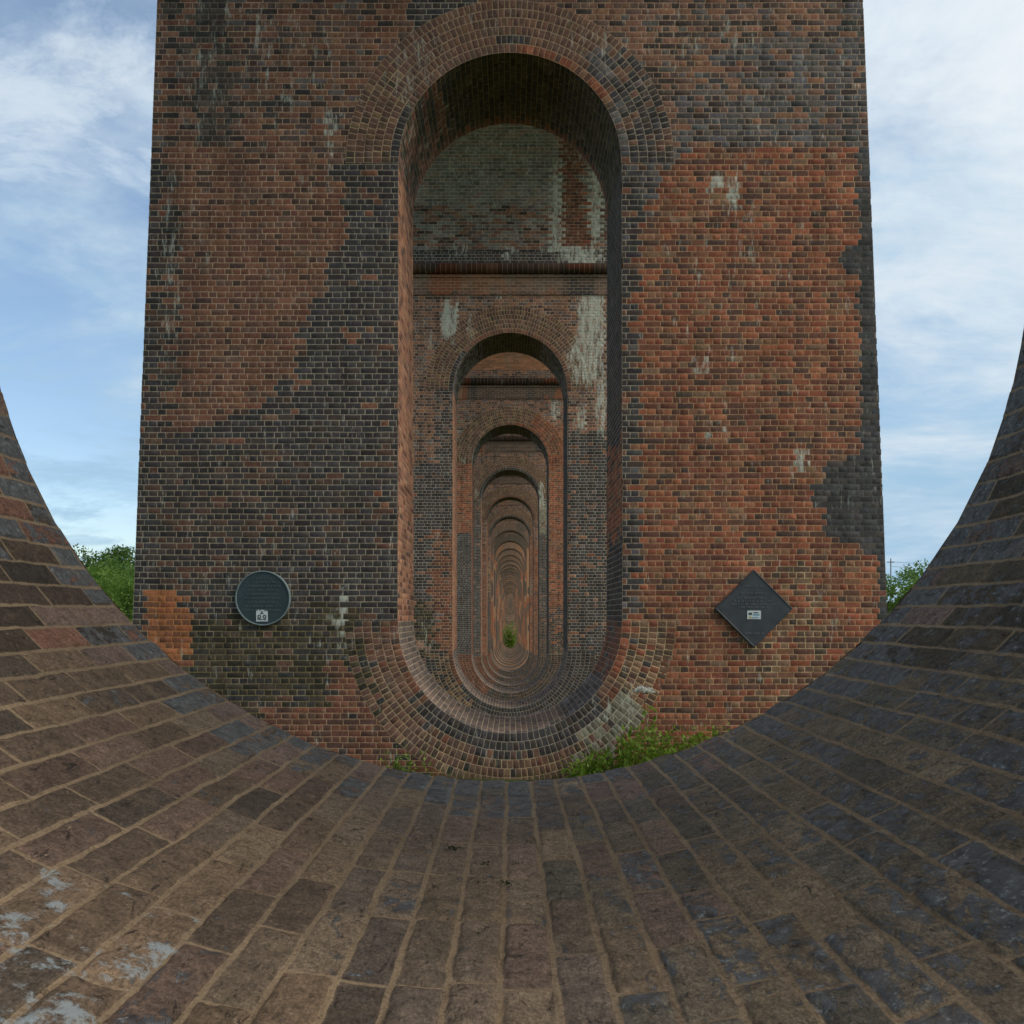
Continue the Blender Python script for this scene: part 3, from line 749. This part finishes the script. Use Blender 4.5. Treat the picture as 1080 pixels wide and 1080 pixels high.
# ------------------------------------------------------------------ the deck: arches from pier to pier, spandrels, parapets
DK = empty('viaduct_deck', (0, Y0 + TH / 2, ZSP))
tag(DK, 'brick arches and deck overhead carried by the piers, lime-streaked underside showing above the dark cornice', 'viaduct deck')
dzb = lambda n: YB(n, ZSP); dzf = lambda n: YF(n, ZSP)
DHW = HW(ZSP) - .02; ZTOP = ZSP + 5.6
for n in range(-1, NP - 1):
    ya = Y0 + S * n + TH / 2; yb = ya + S
    y0 = ya + (TH / 2 - ZSP * BAT); y1 = yb - (TH / 2 - ZSP * BAT); rr = (y1 - y0) / 2; yc = (y0 + y1) / 2
    A = np.linspace(pi, 0, 33); arc = [(yc + rr * cos(a), ZSP + rr * sin(a)) for a in A]
    b = MB()
    for sg in (-1, 1):
        for half in (0, 1):
            if half == 0: poly = [(ya, ZSP), (ya, ZTOP), (yc, ZTOP)] + arc[:17][::-1]
            else: poly = [(yc, ZTOP), (yb, ZTOP), (yb, ZSP)] + arc[16:][::-1]
            poly = poly[::-1] if sg > 0 else poly
            b.face([(sg * DHW, y, z) for y, z in poly], poly)
    b.face([(-DHW, ya, ZTOP), (DHW, ya, ZTOP), (DHW, yb, ZTOP), (-DHW, yb, ZTOP)], [(-DHW, ya), (DHW, ya), (DHW, yb), (-DHW, yb)])
    b.build('spandrel', M['tex_wall'], DK)
    if n in (1,):
        B = Bricks(); L = pi * rr; m = int(L / COURSE); e = np.linspace(0, L, m + 1); AA = []
        for i in range(m):
            k = int(2 * DHW / .2165); xe = np.linspace(-DHW, DHW, k + 1); xe[1:-1] += (.108 if i % 2 else 0) + RNG.normal(0, .004, k - 1)
            AA.append(np.stack([np.full(k, e[i]), np.full(k, e[i + 1]), xe[:-1], xe[1:]], 1))
        s0, s1, t0, t1 = np.concatenate(AA).T
        def vm(s, t, h):
            a = s / rr; q = rr - h; return np.stack([t, yc + q * np.cos(a), ZSP + q * np.sin(a)], -1)
        pt = vm((s0 + s1) / 2, (t0 + t1) / 2, 0); px, py = proj(pt[:, 0], np.maximum(pt[:, 1], 1), pt[:, 2]); front = (s0 + s1) / 2 / rr < pi / 2
        N = len(px); r = RNG.random(N); ty = np.full(N, 'VD', dtype='<U2'); x = px + RNG.normal(0, 3, N)
        ty[(py > 215) & (r < .6)] = 'PU'; ty[front & (py > 262)] = 'DB'
        ty[front & (x > 593) & (x < 617) & (py > 150) & (py < 264)] = 'RL'; ty[front & (x > 617) & (x < 632) & (py > 200) & (py < 258) & (r < .6)] = 'OR'
        st = np.where(front, blob(px, py, [(500, 165, 50, 40, .4), (540, 225, 90, 40, .2), (587, 225, 6, 60, 1.2), (628, 215, 7, 50, 1.2), (600, 266, 30, 7, 1.3), (528, 200, 5, 40, .35), (620, 270, 22, 8, 1.2), (540, 265, 3, 8, 1.), (470, 262, 30, 8, .4), (612, 168, 14, 10, .5), (560, 160, 60, 26, .3), (490, 262, 8, 8, .6)]), .1)
        c, mc = colours(ty); B.add(vm, s0, s1, t0, t1, c, mc, st)
        B.build('arch_vault', M['cells'], DK)
    b = MB()
    gap = .012 if n == 1 else 0
    for a0, a1 in zip(A[:-1], A[1:]):
        p = [(yc + (rr + gap) * cos(a), ZSP + (rr + gap) * sin(a), a * rr) for a in (a0, a1)]
        b.face([(-DHW, p[0][0], p[0][1]), (-DHW, p[1][0], p[1][1]), (DHW, p[1][0], p[1][1]), (DHW, p[0][0], p[0][1])],
               [(-DHW, p[0][2]), (-DHW, p[1][2]), (DHW, p[1][2]), (DHW, p[0][2])])
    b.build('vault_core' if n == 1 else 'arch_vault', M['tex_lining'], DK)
    for sg in (-1, 1):
        b = MB(); x0, x1 = sorted((sg * (DHW - .45), sg * (DHW + .18)))
        b.box((x0, ya + .004, ZTOP + .003), (x1, yb - .004, ZTOP + 1.25)); b.build('parapet', M['track'], DK)

b = MB(); ya = Y0 + S * (NP - 1) + TH + 6.5; b.box((-DHW + .1, ya, -4), (DHW - .1, ya + 14, ZTOP - .01))
tag(b.build('abutment', M['tex_wall']), 'blank brick abutment closing the far end of the nested voids', 'abutment')

# ------------------------------------------------------------------ plaques
m_slate = mat_plain('slate_green_plate', tuple(lin((46, 57, 59)) * 1.85), .42, .25, 9, 0.0, .08)
m_slate2 = mat_plain('slate_grey_plate', tuple(lin((50, 52, 54)) * 2.3), .42, .3, 7, 0.0, .08)
m_rim = mat_plain('weathered_rim', tuple(lin((92, 102, 100)) * 2.2), .5, .25, 20)
m_let = mat_plain('raised_letters', tuple(lin((66, 74, 74)) * 1.8), .5, .2, 30)
m_let2 = mat_plain('raised_letters_grey', tuple(lin((68, 70, 72)) * 2.3), .5, .2, 30)
m_white = mat_plain('sticker_paper', (.78, .82, .79), .5, .06, 40)
m_ink = mat_plain('sticker_ink', (.09, .10, .10), .6, .1, 40)
m_blue = mat_plain('sticker_blue', (.22, .42, .55), .5, .1, 40)
m_yel = mat_plain('sticker_yellow', (.62, .5, .16), .5, .1, 40)
def wall_pt(px, py):
    y = YF(1); 
    for _ in range(3):
        z = (VY - py) * y / F; y = YF(1, z)
    return (px - VX) * y / F, y - .008, z
def lines(b, rows, y, seed):
    rg = random.Random(seed)
    for z, hw in rows:
        x = -hw
        while x < hw:
            w = rg.uniform(.012, .020)
            if rg.random() < .83: b.box((x, y - .004, z - .012), (x + w * .72, y, z + .012))
            x += w if rg.random() < .8 else w * 2
X, Y, Z = wall_pt(278, 631); PR = 29 / F * Y
o = empty('round_plaque', (X, Y, Z)); tag(o, 'round slate-green commemorative plaque on the dark left half of the brick pier', 'plaque')
def local(b, name, mat, parent, smooth=False):
    ob = b.build(name, mat, None, smooth); ob.parent = parent; return ob
b = MB(); k = 64; C_ = [(cos(2 * pi * i / k), sin(2 * pi * i / k)) for i in range(k)]
b.face([(PR * .95 * c, -.03, PR * .95 * s) for c, s in C_]); 
local(b, 'plate', m_slate, o)
b = MB(); prof = [(1.0, 0.02), (1.0, -.036), (.985, -.044), (.96, -.044), (.948, -.03), (.90, -.029)]
for (r0, y0), (r1, y1) in zip(prof[:-1], prof[1:]):
    for i in range(k):
        j = (i + 1) % k
        b.face([(PR * r0 * C_[i][0], y0, PR * r0 * C_[i][1]), (PR * r0 * C_[j][0], y0, PR * r0 * C_[j][1]), (PR * r1 * C_[j][0], y1, PR * r1 * C_[j][1]), (PR * r1 * C_[i][0], y1, PR * r1 * C_[i][1])])
local(b, 'rim', m_rim, o, True)
b = MB(); rows = [(.26 - .052 * i, min(.235, .8 * math.sqrt(max(PR ** 2 - (.26 - .052 * i) ** 2, .01)) - .02) * (1 if i % 3 else .8)) for i in range(9)]
lines(b, rows, -.0305, 3); local(b, 'lettering', m_let, o)
b = MB(); sx, sz, sw = -.01, -.225, .075
b.box((sx - sw, -.034, sz - sw), (sx + sw, -.0295, sz + sw)); st = local(b, 'sticker', m_white, o)
b = MB()
b.box((sx - .008, -.036, sz + .025), (sx + .008, -.0335, sz + .062)); b.box((sx - .022, -.036, sz + .022), (sx + .022, -.0335, sz + .034))
for cx in (-.034, .034):
    for q in range(12):
        a = 2 * pi * q / 12; b.box((sx + cx + .018 * cos(a) - .006, -.036, sz - .012 + .018 * sin(a) - .006), (sx + cx + .018 * cos(a) + .006, -.0335, sz - .012 + .018 * sin(a) + .006))
rg = random.Random(5)
for q in range(10): 
    u = sx - .06 + .012 * q; b.box((u, -.036, sz - .062 + rg.uniform(0, .012)), (u + .009, -.0335, sz - .046 + rg.uniform(0, .012)))
c = local(b, 'printed_mark', m_ink, st)

X, Y, Z = wall_pt(794, 642); D = 41 / F * Y
o = empty('diamond_plaque', (X, Y, Z)); tag(o, 'dark grey square plaque hung as a diamond on the orange bricks', 'plaque')
b = MB(); d = D * .94; e = [(0, -D), (D, 0), (0, D), (-D, 0)]; e1 = [(u * .955, v * .955) for u, v in e]
b.face([(u, -.045, v) for u, v in e1]); local(b, 'plate', m_slate2, o)
b = MB()
for i in range(4):
    j = (i + 1) % 4
    for p, q, y0, y1 in ((e, e, .02, -.046), (e, [(u * .985, v * .985) for u, v in e], -.046, -.052), ([(u * .985, v * .985) for u, v in e], [(u * .962, v * .962) for u, v in e], -.052, -.052), ([(u * .962, v * .962) for u, v in e], [(u * .94, v * .94) for u, v in e], -.052, -.044)):
        b.face([(p[i][0], y0, p[i][1]), (p[j][0], y0, p[j][1]), (q[j][0], y1, q[j][1]), (q[i][0], y1, q[i][1])])
local(b, 'rim', m_slate2, o)
b = MB(); lines(b, [(.29, .12), (.20, .17), (.14, .22), (.10, .26), (.06, .30), (.02, .20)], -.0455, 8); lines(b, [(-.32, .12)], -.0455, 9); local(b, 'lettering', m_let2, o)
b = MB(); sx, sz = .0, -.08; b.box((sx - .088, -.05, sz - .055), (sx + .088, -.0445, sz + .055)); st = local(b, 'sticker', m_white, o)
b = MB(); b.box((sx - .005, -.052, sz + .022), (sx + .055, -.0495, sz + .036)); b.box((sx - .07, -.052, sz + .0), (sx - .025, -.0495, sz + .03)); local(b, 'printed_mark', m_ink, st)
b = MB(); b.box((sx - .01, -.052, sz - .008), (sx + .07, -.0495, sz + .012)); b.box((sx - .03, -.052, sz - .042), (sx + .06, -.0495, sz - .028)); local(b, 'printed_band', m_blue, st)
b = MB(); b.box((sx - .066, -.052, sz - .045), (sx - .036, -.0495, sz - .02)); local(b, 'printed_corner', m_yel, st)

# ------------------------------------------------------------------ ground
def mat_ground():
    m = NT('meadow'); pos = m.n('ShaderNodeNewGeometry').outputs['Position']
    c = m.mix(m.mr(m.noise(pos, .5, 6, .7), .3, .7), (.05, .085, .02), (.10, .12, .035))
    c = m.mix(m.mr(m.noise(pos, 2.5, 5), .55, .7), c, (.14, .11, .07))
    return m.out(c, .95, m.bump(m.noise(pos, 9, 6, .75), .8, .05), .2)
gx = np.concatenate([np.linspace(-700, -40, 24), np.linspace(-36, 36, 49), np.linspace(40, 700, 24)])
gy = np.concatenate([np.linspace(-400, -12, 18), np.linspace(-10, 345, 220), np.linspace(360, 900, 16)])
GX, GY = np.meshgrid(gx, gy, indexing='ij'); GZ = ground_z(GX, GY) + (fbm(GX * .3, GY * .3, 5) - .5) * .25 * np.clip(np.abs(GY) / 20, .1, 1)
I = np.arange(GX.size).reshape(GX.shape); Q = np.stack([I[:-1, :-1], I[1:, :-1], I[1:, 1:], I[:-1, 1:]], -1).reshape(-1, 4)
g = link(bpy.data.objects.new('ground', np_mesh('ground', np.stack([GX, GY, GZ], -1).reshape(-1, 3), Q, (), mat_ground(), True))); tag(g, kind='structure')

# ------------------------------------------------------------------ foliage
def leaves(P, size, seed, droop=.3, tint_lo=0., tint_hi=1., aspect=.6, normals=None):
    """one folded leaf (two quads) per point"""
    rg = np.random.default_rng(seed); N = len(P)
    d = rg.normal(0, 1, (N, 3)); d[:, 2] -= droop; d /= np.linalg.norm(d, axis=1, keepdims=True)
    u = rg.normal(0, 1, (N, 3)); u[:, 2] += 0.9; w = np.cross(d, u); w /= np.linalg.norm(w, axis=1, keepdims=True) + 1e-9
    nrm = np.cross(w, d); s = size * rg.uniform(.6, 1.3, (N, 1))
    a = P; bq = P + d * s * .5 + w * s * aspect * .5 - nrm * s * .08; c = P + d * s - nrm * s * .12; e = P + d * s * .5 - w * s * aspect * .5 - nrm * s * .08; mid = P + d * s * .5 + nrm * s * .04
    V = np.stack([a, bq, c, e, mid], 1).reshape(-1, 3)
    pat = np.array([(0, 1, 2, 4), (0, 4, 2, 3)]); Q = (np.arange(N)[:, None, None] * 5 + pat[None]).reshape(-1, 4)
    t = np.repeat(rg.uniform(tint_lo, tint_hi, N), 2)
    return V, Q, t
m_leaf = [mat_leaf('woodland_leaf', (.09, .17, .03), (.21, .35, .08)), mat_leaf('dark_leaf', (.06, .12, .026), (.15, .25, .05)), mat_leaf('bright_leaf', (.10, .19, .026), (.22, .35, .06))]
m_bark = mat_plain('bark', (.10, .08, .06), .9, .4, 14, 0, .6)
def tree_mesh(seed, h, w):
    rg = random.Random(seed); nr = np.random.default_rng(seed)
    b = MB(); th = h * .45
    pts = [(0, 0, -.3), (rg.uniform(-.15, .15), rg.uniform(-.15, .15), th * .5), (rg.uniform(-.3, .3), rg.uniform(-.3, .3), th)]
    b.tube(pts[0], pts[1], w * .055, w * .042, 8); b.tube(pts[1], pts[2], w * .042, w * .03, 8)
    lobes = []
    for i in range(17):
        a = rg.uniform(0, 2 * pi); zz = rg.uniform(.28, .95); q = math.sqrt(max(0., 1 - ((zz - .55) / .47) ** 2)) * rg.uniform(.55, 1.0)
        c = np.array((cos(a) * q * w * .38, sin(a) * q * w * .38, zz * h)); lobes.append((c, w * rg.uniform(.13, .22)))
        if i % 2 == 0: b.tube(pts[2] if zz > .5 else pts[1], tuple(c), w * .018, w * .006, 5)
    P = []
    for c, r in lobes:
        k = 420; d = nr.normal(0, 1, (k, 3)); d /= np.linalg.norm(d, axis=1, keepdims=True); rad = r * nr.uniform(.55, 1.12, (k, 1))
        P.append(c + d * rad * (1, 1, .8))
    V, Q, t = leaves(np.concatenate(P), w * .036, seed + 1)
    return b, V, Q, t
VAR = []
for i, (h, w) in enumerate(((12, 9.5), (11, 8), (13.5, 9), (9, 8.5))):
    b, V, Q, t = tree_mesh(30 + i, h, w)
    tm = b.build('trunk', m_bark, None); tm_me = tm.data; bpy.data.objects.remove(tm)
    VAR.append((tm_me, [np_mesh('crown', V, Q, (('tint', t),), m) for m in m_leaf], h))
def tree(px, ytop, dist, var, leafk, label, name='tree', sc=1.0, group='trees beyond the viaduct'):
    tm, cms, h = VAR[var]
    x = (px - VX) / F * dist; ztop = (VY - ytop) / F * dist; gz = float(ground_z(np.array(x), np.array(float(dist))))
    k = (ztop - gz) / (h * 1.02)
    o = empty(name, (x, dist, gz)); o.rotation_euler.z = random.uniform(0, 6.28); o.scale = (min(k, 1.4) * sc, min(k, 1.4) * sc, k)
    tag(o, label, 'tree', group)
    link(bpy.data.objects.new('trunk', tm), o); link(bpy.data.objects.new('crown', cms[leafk]), o)
    return o
tree(84, 581, 96, 1, 1, 'dark-topped tree furthest left above the sloping brick edge')
tree(106, 584, 92, 0, 0, 'mid-green tree in the middle of the left-hand group, round-headed')
tree(131, 577, 99, 2, 1, 'tall dark tree touching the left edge of the pier with plaques')
tree(96, 598, 76, 3, 2, 'bright yellow-green tree low in front of the left-hand group')
tree(128, 606, 70, 1, 2, 'bright green tree beside the pier edge, in front of the tall dark one')
tree(60, 592, 84, 0, 0, 'tree mostly hidden behind the left rim of the near hollow')
tree(150, 586, 88, 0, 0, 'tree mostly hidden behind the left edge of the pier with plaques')
tree(963, 596, 82, 1, 0, 'rounded green tree in the gap right of the pier with plaques')
tree(943, 606, 74, 3, 2, 'lower bright green tree against the right edge of the pier with plaques')
tree(985, 604, 92, 0, 1, 'dark tree half hidden behind the right rim of the near hollow')
# bush far down the line of voids
o = empty('bush', (-.15, 178.5, -9.6)); tag(o, 'bright green bush standing between far piers at the centre of the nested voids', 'bush')
nr = np.random.default_rng(9); d = nr.normal(0, 1, (900, 3)); d /= np.linalg.norm(d, axis=1, keepdims=True); d *= nr.uniform(.2, 1.0, (900, 1)) * (.7 + .5 * vn(d[:, 0] * 2 + 9, d[:, 2] * 3 + 9, 4))[:, None]
V, Q, t = leaves(d * (2.6, 1.5, 3.6) + (0, 0, 4.4), .42, 12); link(bpy.data.objects.new('foliage', np_mesh('foliage', V, Q, (('tint', t),), mat_leaf('bush_leaf', (.22, .40, .03), (.36, .58, .08)))), o)
b = MB(); 
for q in range(5): b.tube((0, 0, -.2), (random.uniform(-1, 1), random.uniform(-1, 1), 3.5), .06, .03, 5)
local(b, 'stem', m_bark, o)

m_weed = mat_leaf('weed_leaf', (.13, .22, .02), (.34, .48, .07)); m_stem = mat_plain('weed_stem', (.10, .14, .05), .7, .2, 20)
def weeds(name, label, spots, seed, size=.075, kind='stuff', cat='plants'):
    rg = random.Random(seed); nr = np.random.default_rng(seed); b = MB(); P = []
    for x, y, h in spots:
        g0 = float(ground_z(np.array(x), np.array(y)))
        lean = (rg.uniform(-.12, .12), rg.uniform(-.2, .02))
        top = np.array((x + lean[0], y + lean[1], g0 + h)); bot = np.array((x, y, g0 - .03))
        b.tube(bot, top, .005, .002, 4)
        for q in range(int(7 + h * 26)):
            f = rg.uniform(.15, 1.0); P.append(bot + (top - bot) * f + nr.normal(0, .035, 3))
    V, Q, t = leaves(np.array(P), size, seed, .25, 0, 1, .55)
    base = len(V); bv = np.array(b.v); bf = np.array(b.f) + base
    me = np_mesh(name, np.concatenate([V, bv]), np.concatenate([Q, bf]), (('tint', np.concatenate([t, np.zeros(len(bf))])),), m_weed)
    return tag(link(bpy.data.objects.new(name, me)), label, cat, None, kind)
rg = random.Random(4); sp = []
for i in range(210):
    x = rg.uniform(.75, 2.95); y = 11.40 - rg.uniform(.05, .75) 
    hh = np.interp(x, [.75, 1.2, 1.7, 2.2, 2.6, 2.95], [.22, .42, .76, .58, .70, .44]) * rg.uniform(.45, 1.08)
    sp.append((x, y, hh))
weeds('undergrowth', 'bright green weeds along the foot of the orange brickwork', sp, 5)
sp = [(rg.uniform(-1.55, -1.1), 11.38 - rg.uniform(.05, .3), rg.uniform(.16, .42)) for i in range(14)]
weeds('small_weeds', 'sparse dark green sprigs at the foot of the pier, left of the invert ring', sp, 8, .05)
# the wood that closes the meadow on both sides, and the rough grass between the first piers
nr = np.random.default_rng(77); P = []
for sg in (-1, 1):
    for i in range(46):
        yy = nr.uniform(20, 230); xx = sg * (nr.uniform(62, 95) + .12 * yy); gz = float(ground_z(np.array(xx), np.array(yy))); hh = nr.uniform(6.5, 9.5); ww = nr.uniform(4.5, 6.5)
        k = 900; d = nr.normal(0, 1, (k, 3)); d /= np.linalg.norm(d, axis=1, keepdims=True); d *= (nr.uniform(.7, 1.0, (k, 1)) * (.75 + .4 * vn(d[:, 0] * 3 + i, d[:, 2] * 3 + d[:, 1] * 2, 6))[:, None])
        P.append(d * (ww, ww, hh * .55) + (xx, yy, gz + hh * .5))
V, Q, t = leaves(np.concatenate(P), .75, 21)
tag(link(bpy.data.objects.new('woodland', np_mesh('woodland', V, Q, (('tint', t),), m_leaf[0]))), 'belt of green woodland beyond the meadow on both sides', 'woodland', None, 'stuff')
k = 26000; gx_ = nr.uniform(-9, 9, k); gy_ = nr.uniform(2.75, 11.35, k); keep = fbm(gx_ * .8, gy_ * .8, 3) > .40; gx_, gy_ = gx_[keep], gy_[keep]; k = len(gx_)
g0 = ground_z(gx_, gy_); hb_ = nr.uniform(.06, .20, k) * (.6 + vn(gx_, gy_, 8)); a_ = nr.uniform(0, 2 * pi, k); lx, ly = nr.normal(0, .05, (2, k)); w_ = .006
B0 = np.stack([gx_ - w_ * np.cos(a_), gy_ - w_ * np.sin(a_), g0 - .12], 1); B1 = np.stack([gx_ + w_ * np.cos(a_), gy_ + w_ * np.sin(a_), g0 - .12], 1)
T1 = np.stack([gx_ + lx + .001, gy_ + ly, g0 + hb_], 1); T0 = np.stack([gx_ + lx - .001, gy_ + ly, g0 + hb_], 1)
V = np.stack([B0, B1, T1, T0], 1).reshape(-1, 3); Q = np.arange(4 * k).reshape(-1, 4)
tag(link(bpy.data.objects.new('grass', np_mesh('grass', V, Q, (('tint', nr.uniform(0, 1, k)),), mat_leaf('grass_blade', (.09, .14, .03), (.22, .26, .08))))), 'rough grass on the ground between the two nearest piers', 'grass', None, 'stuff')
# umbel flower
fx, fy = (679 - VX) / F * 11.1, 11.1; fz = (VY - 727) / F * 11.1; gz0 = float(ground_z(np.array(fx), np.array(fy)))
o = empty('hogweed', (fx, fy, gz0)); tag(o, 'single white umbel flower on a tall thin stem in front of the invert ring', 'flower')
b = MB(); hz = fz - gz0; b.tube((.06, 0, -.02), (.05, 0, hz * .5), .009, .007, 6); b.tube((.05, 0, hz * .5), (0, 0, hz - .06), .007, .005, 6)
rays = []
for q in range(16):
    a = 2.4 * q; r = .125 * math.sqrt((q + .5) / 16); p = (r * cos(a) * 1.0, r * sin(a) * .8, hz - .9 * r * r + random.uniform(-.022, .022)); rays.append(p); b.tube((0, 0, hz - .06), p, .003, .002, 4)
local(b, 'stem', m_stem, o)
P = []
for p in rays:
    for q in range(26): P.append(np.array(p) + np.array((random.gauss(0, .014), random.gauss(0, .014), random.gauss(0, .006))))
V, Q, t = leaves(np.array(P), .024, 3, -.6, 0, 1, .9)
link(bpy.data.objects.new('flower_head', np_mesh('flower_head', V, Q, (('tint', t),), mat_leaf('white_petal', (.8, .8, .72), (.9, .9, .86)))), o)
P = [np.array((.05 + random.gauss(0, .04), random.gauss(0, .04), hz * f)) for f in (.55, .6, .75, .78, .8, .82) for _ in range(3)]
V, Q, t = leaves(np.array(P), .07, 4); link(bpy.data.objects.new('leaf', np_mesh('leaf', V, Q, (('tint', t),), m_weed)), o)

# moss in the joints of the near invert
P = []; nr = np.random.default_rng(31)
for px, py, k, sx, sy in ((527, 926, 46, .018, .003), (545, 907, 12, .008, .003), (478, 891, 34, .010, .003), (507, 905, 14, .012, .002)):
    y = .457 * F / (py - VY); x = (px - VX) / F * y; zz = BOT[0] + R - math.sqrt(R * R - x * x)
    P.append(np.stack([x + nr.normal(0, sx, k), y + nr.normal(0, sy, k), zz + .004 + np.abs(nr.normal(0, .003, k))], 1))
V, Q, t = leaves(np.concatenate(P), .006, 6, -.2)
tag(link(bpy.data.objects.new('moss', np_mesh('moss', V, Q, (('tint', t),), mat_leaf('moss_green', (.03, .05, .012), (.07, .10, .025))))), 'small tufts of moss in the joints of the near brick hollow', 'moss', None, 'stuff')

# overhead line on the right
m_pole = mat_plain('grey_pole', (.16, .15, .14), .8, .2, 5)
D_ = 118.
o = empty('utility_pole', ((939.5 - VX) / F * D_, D_, float(ground_z(np.array(50.), np.array(D_))))); tag(o, 'thin utility pole beside the right edge of the pier with plaques', 'utility pole')
ph = (VY - 589) / F * D_ - o.location.z; b = MB(); b.tube((0, 0, -.3), (0, 0, ph), .10, .07, 8); local(b, 'pole', m_pole, o)
b = MB(); b.box((-.5, -.06, ph - .55), (.5, .06, ph - .43)); local(b, 'crossarm', m_pole, o)
for q, (za, lb) in enumerate(((ph - .42, 'upper of two thin cables crossing the sky above the right-hand trees'), (ph - 1.05, 'lower of two thin cables crossing the sky above the right-hand trees'))):
    b = MB(); pts = [np.array((o.location.x + 26 * f, D_ + 2 * f, o.location.z + za - .5 * 4 * f * (1 - f))) for f in np.linspace(0, 1, 14)]
    for p0, p1 in zip(pts[:-1], pts[1:]): b.tube(p0, p1, .022, .022, 5)
    tag(b.build('overhead_cable', m_pole), lb, 'cable', 'overhead cables')

# ------------------------------------------------------------------ sky, sun, camera
SUN_EL, SUN_AZ = 42., 68.        # azimuth measured from straight behind the camera towards the right
W = bpy.data.worlds.new('World'); SC.world = W; W.use_nodes = True; nt = W.node_tree; nt.nodes.clear()
N_ = lambda t, **k: [nt.nodes.new(t)][0]
L_ = nt.links.new
def mth(op, a, b=None):
    x = nt.nodes.new('ShaderNodeMath'); x.operation = op
    for i, v in enumerate((a, b)):
        if v is None: continue
        if isinstance(v, (int, float)): x.inputs[i].default_value = v
        else: L_(v, x.inputs[i])
    return x.outputs[0]
def mrg(v, a, b, c=0., d=1.):
    x = nt.nodes.new('ShaderNodeMapRange'); x.interpolation_type = 'SMOOTHSTEP'
    for k, q in (('From Min', a), ('From Max', b), ('To Min', c), ('To Max', d)): x.inputs[k].default_value = q
    L_(v, x.inputs['Value']); return x.outputs['Result']
sky = N_('ShaderNodeTexSky'); sky.sky_type = 'NISHITA'; sky.sun_disc = False
sdir = np.array((sin(radians(SUN_AZ)) * cos(radians(SUN_EL)), -cos(radians(SUN_AZ)) * cos(radians(SUN_EL)), sin(radians(SUN_EL))))
sky.sun_elevation = radians(SUN_EL); sky.sun_rotation = math.atan2(sdir[0], sdir[1]); sky.ozone_density = 1.5; sky.air_density = 1.0; sky.dust_density = .6
tc = N_('ShaderNodeTexCoord'); sep = N_('ShaderNodeSeparateXYZ'); L_(tc.outputs['Generated'], sep.inputs[0])
X_, Y_, Z_ = sep.outputs
zz = mth('ADD', mth('MAXIMUM', Z_, 0.0), .16)
cmb = N_('ShaderNodeCombineXYZ'); L_(mth('DIVIDE', X_, zz), cmb.inputs[0]); L_(mth('DIVIDE', Y_, zz), cmb.inputs[1])
def nz(scale, detail, rough, dist, off):
    mp = N_('ShaderNodeMapping'); mp.inputs['Location'].default_value = off; mp.inputs['Scale'].default_value = (1, 1.15, 1); mp.inputs['Rotation'].default_value = (0, 0, .25); L_(cmb.outputs[0], mp.inputs[0])
    x = N_('ShaderNodeTexNoise'); x.inputs['Scale'].default_value = scale; x.inputs['Detail'].default_value = detail; x.inputs['Roughness'].default_value = rough; x.inputs['Distortion'].default_value = dist
    L_(mp.outputs[0], x.inputs['Vector']); return x.outputs['Fac']
n1 = nz(.75, 7, .58, .35, (3.1, 1.7, 0)); n2 = nz(2.6, 6, .6, .2, (7.3, 2.2, 0))
n3 = nz(1.5, 8, .66, .5, (11.3, 5.2, 0))
lean = mth('MULTIPLY', X_, .22)                       # the cloud deck is thicker towards the sun
cov = mth('ADD', mth('ADD', mth('MULTIPLY', n1, .62), mth('MULTIPLY', n2, .38)), lean)
mask = mth('MAXIMUM', mrg(cov, .38, .56, .22, 1), mrg(n3, .40, .62, .1, .85))
ccol = N_('ShaderNodeMix'); ccol.data_type = 'RGBA'; L_(mrg(mth('ADD', mth('ADD', mth('MULTIPLY', cov, .55), mth('MULTIPLY', n3, .5)), mth('MULTIPLY', Z_, .38)), .50, .88), ccol.inputs[0])
ccol.inputs[6].default_value = (.36, .57, .77, 1); ccol.inputs[7].default_value = (.88, .93, .97, 1)
bg1 = N_('ShaderNodeBackground'); L_(sky.outputs[0], bg1.inputs[0]); bg1.inputs[1].default_value = .15
bg2 = N_('ShaderNodeBackground'); L_(ccol.outputs[2], bg2.inputs[0]); bg2.inputs[1].default_value = .92
mx = N_('ShaderNodeMixShader'); L_(mask, mx.inputs[0]); L_(bg1.outputs[0], mx.inputs[1]); L_(bg2.outputs[0], mx.inputs[2])
out = N_('ShaderNodeOutputWorld'); L_(mx.outputs[0], out.inputs[0])

sl = bpy.data.lights.new('sun', 'SUN'); sl.energy = 1.5; sl.angle = radians(35); sl.color = (1, .96, .91)
so = link(bpy.data.objects.new('sun', sl))
from mathutils import Vector
so.rotation_euler = Vector(-sdir).to_track_quat('-Z', 'Y').to_euler(); so.location = (30, -10, 40)

cd = bpy.data.cameras.new('camera'); cd.sensor_width = 36; cd.lens = F / 1080 * 36; cd.shift_x = (540 - VX) / 1080; cd.shift_y = (VY - 540) / 1080
cd.clip_start = .05; cd.clip_end = 3000
co = link(bpy.data.objects.new('camera', cd)); co.rotation_euler = (radians(90), 0, 0); SC.camera = co
SC.view_settings.view_transform = 'Standard'; SC.view_settings.look = 'None'; SC.view_settings.exposure = .1; SC.view_settings.gamma = 1
SC.cycles.max_bounces = 6; SC.cycles.diffuse_bounces = 5
SC.render.resolution_x = 1024; SC.render.resolution_y = 1024
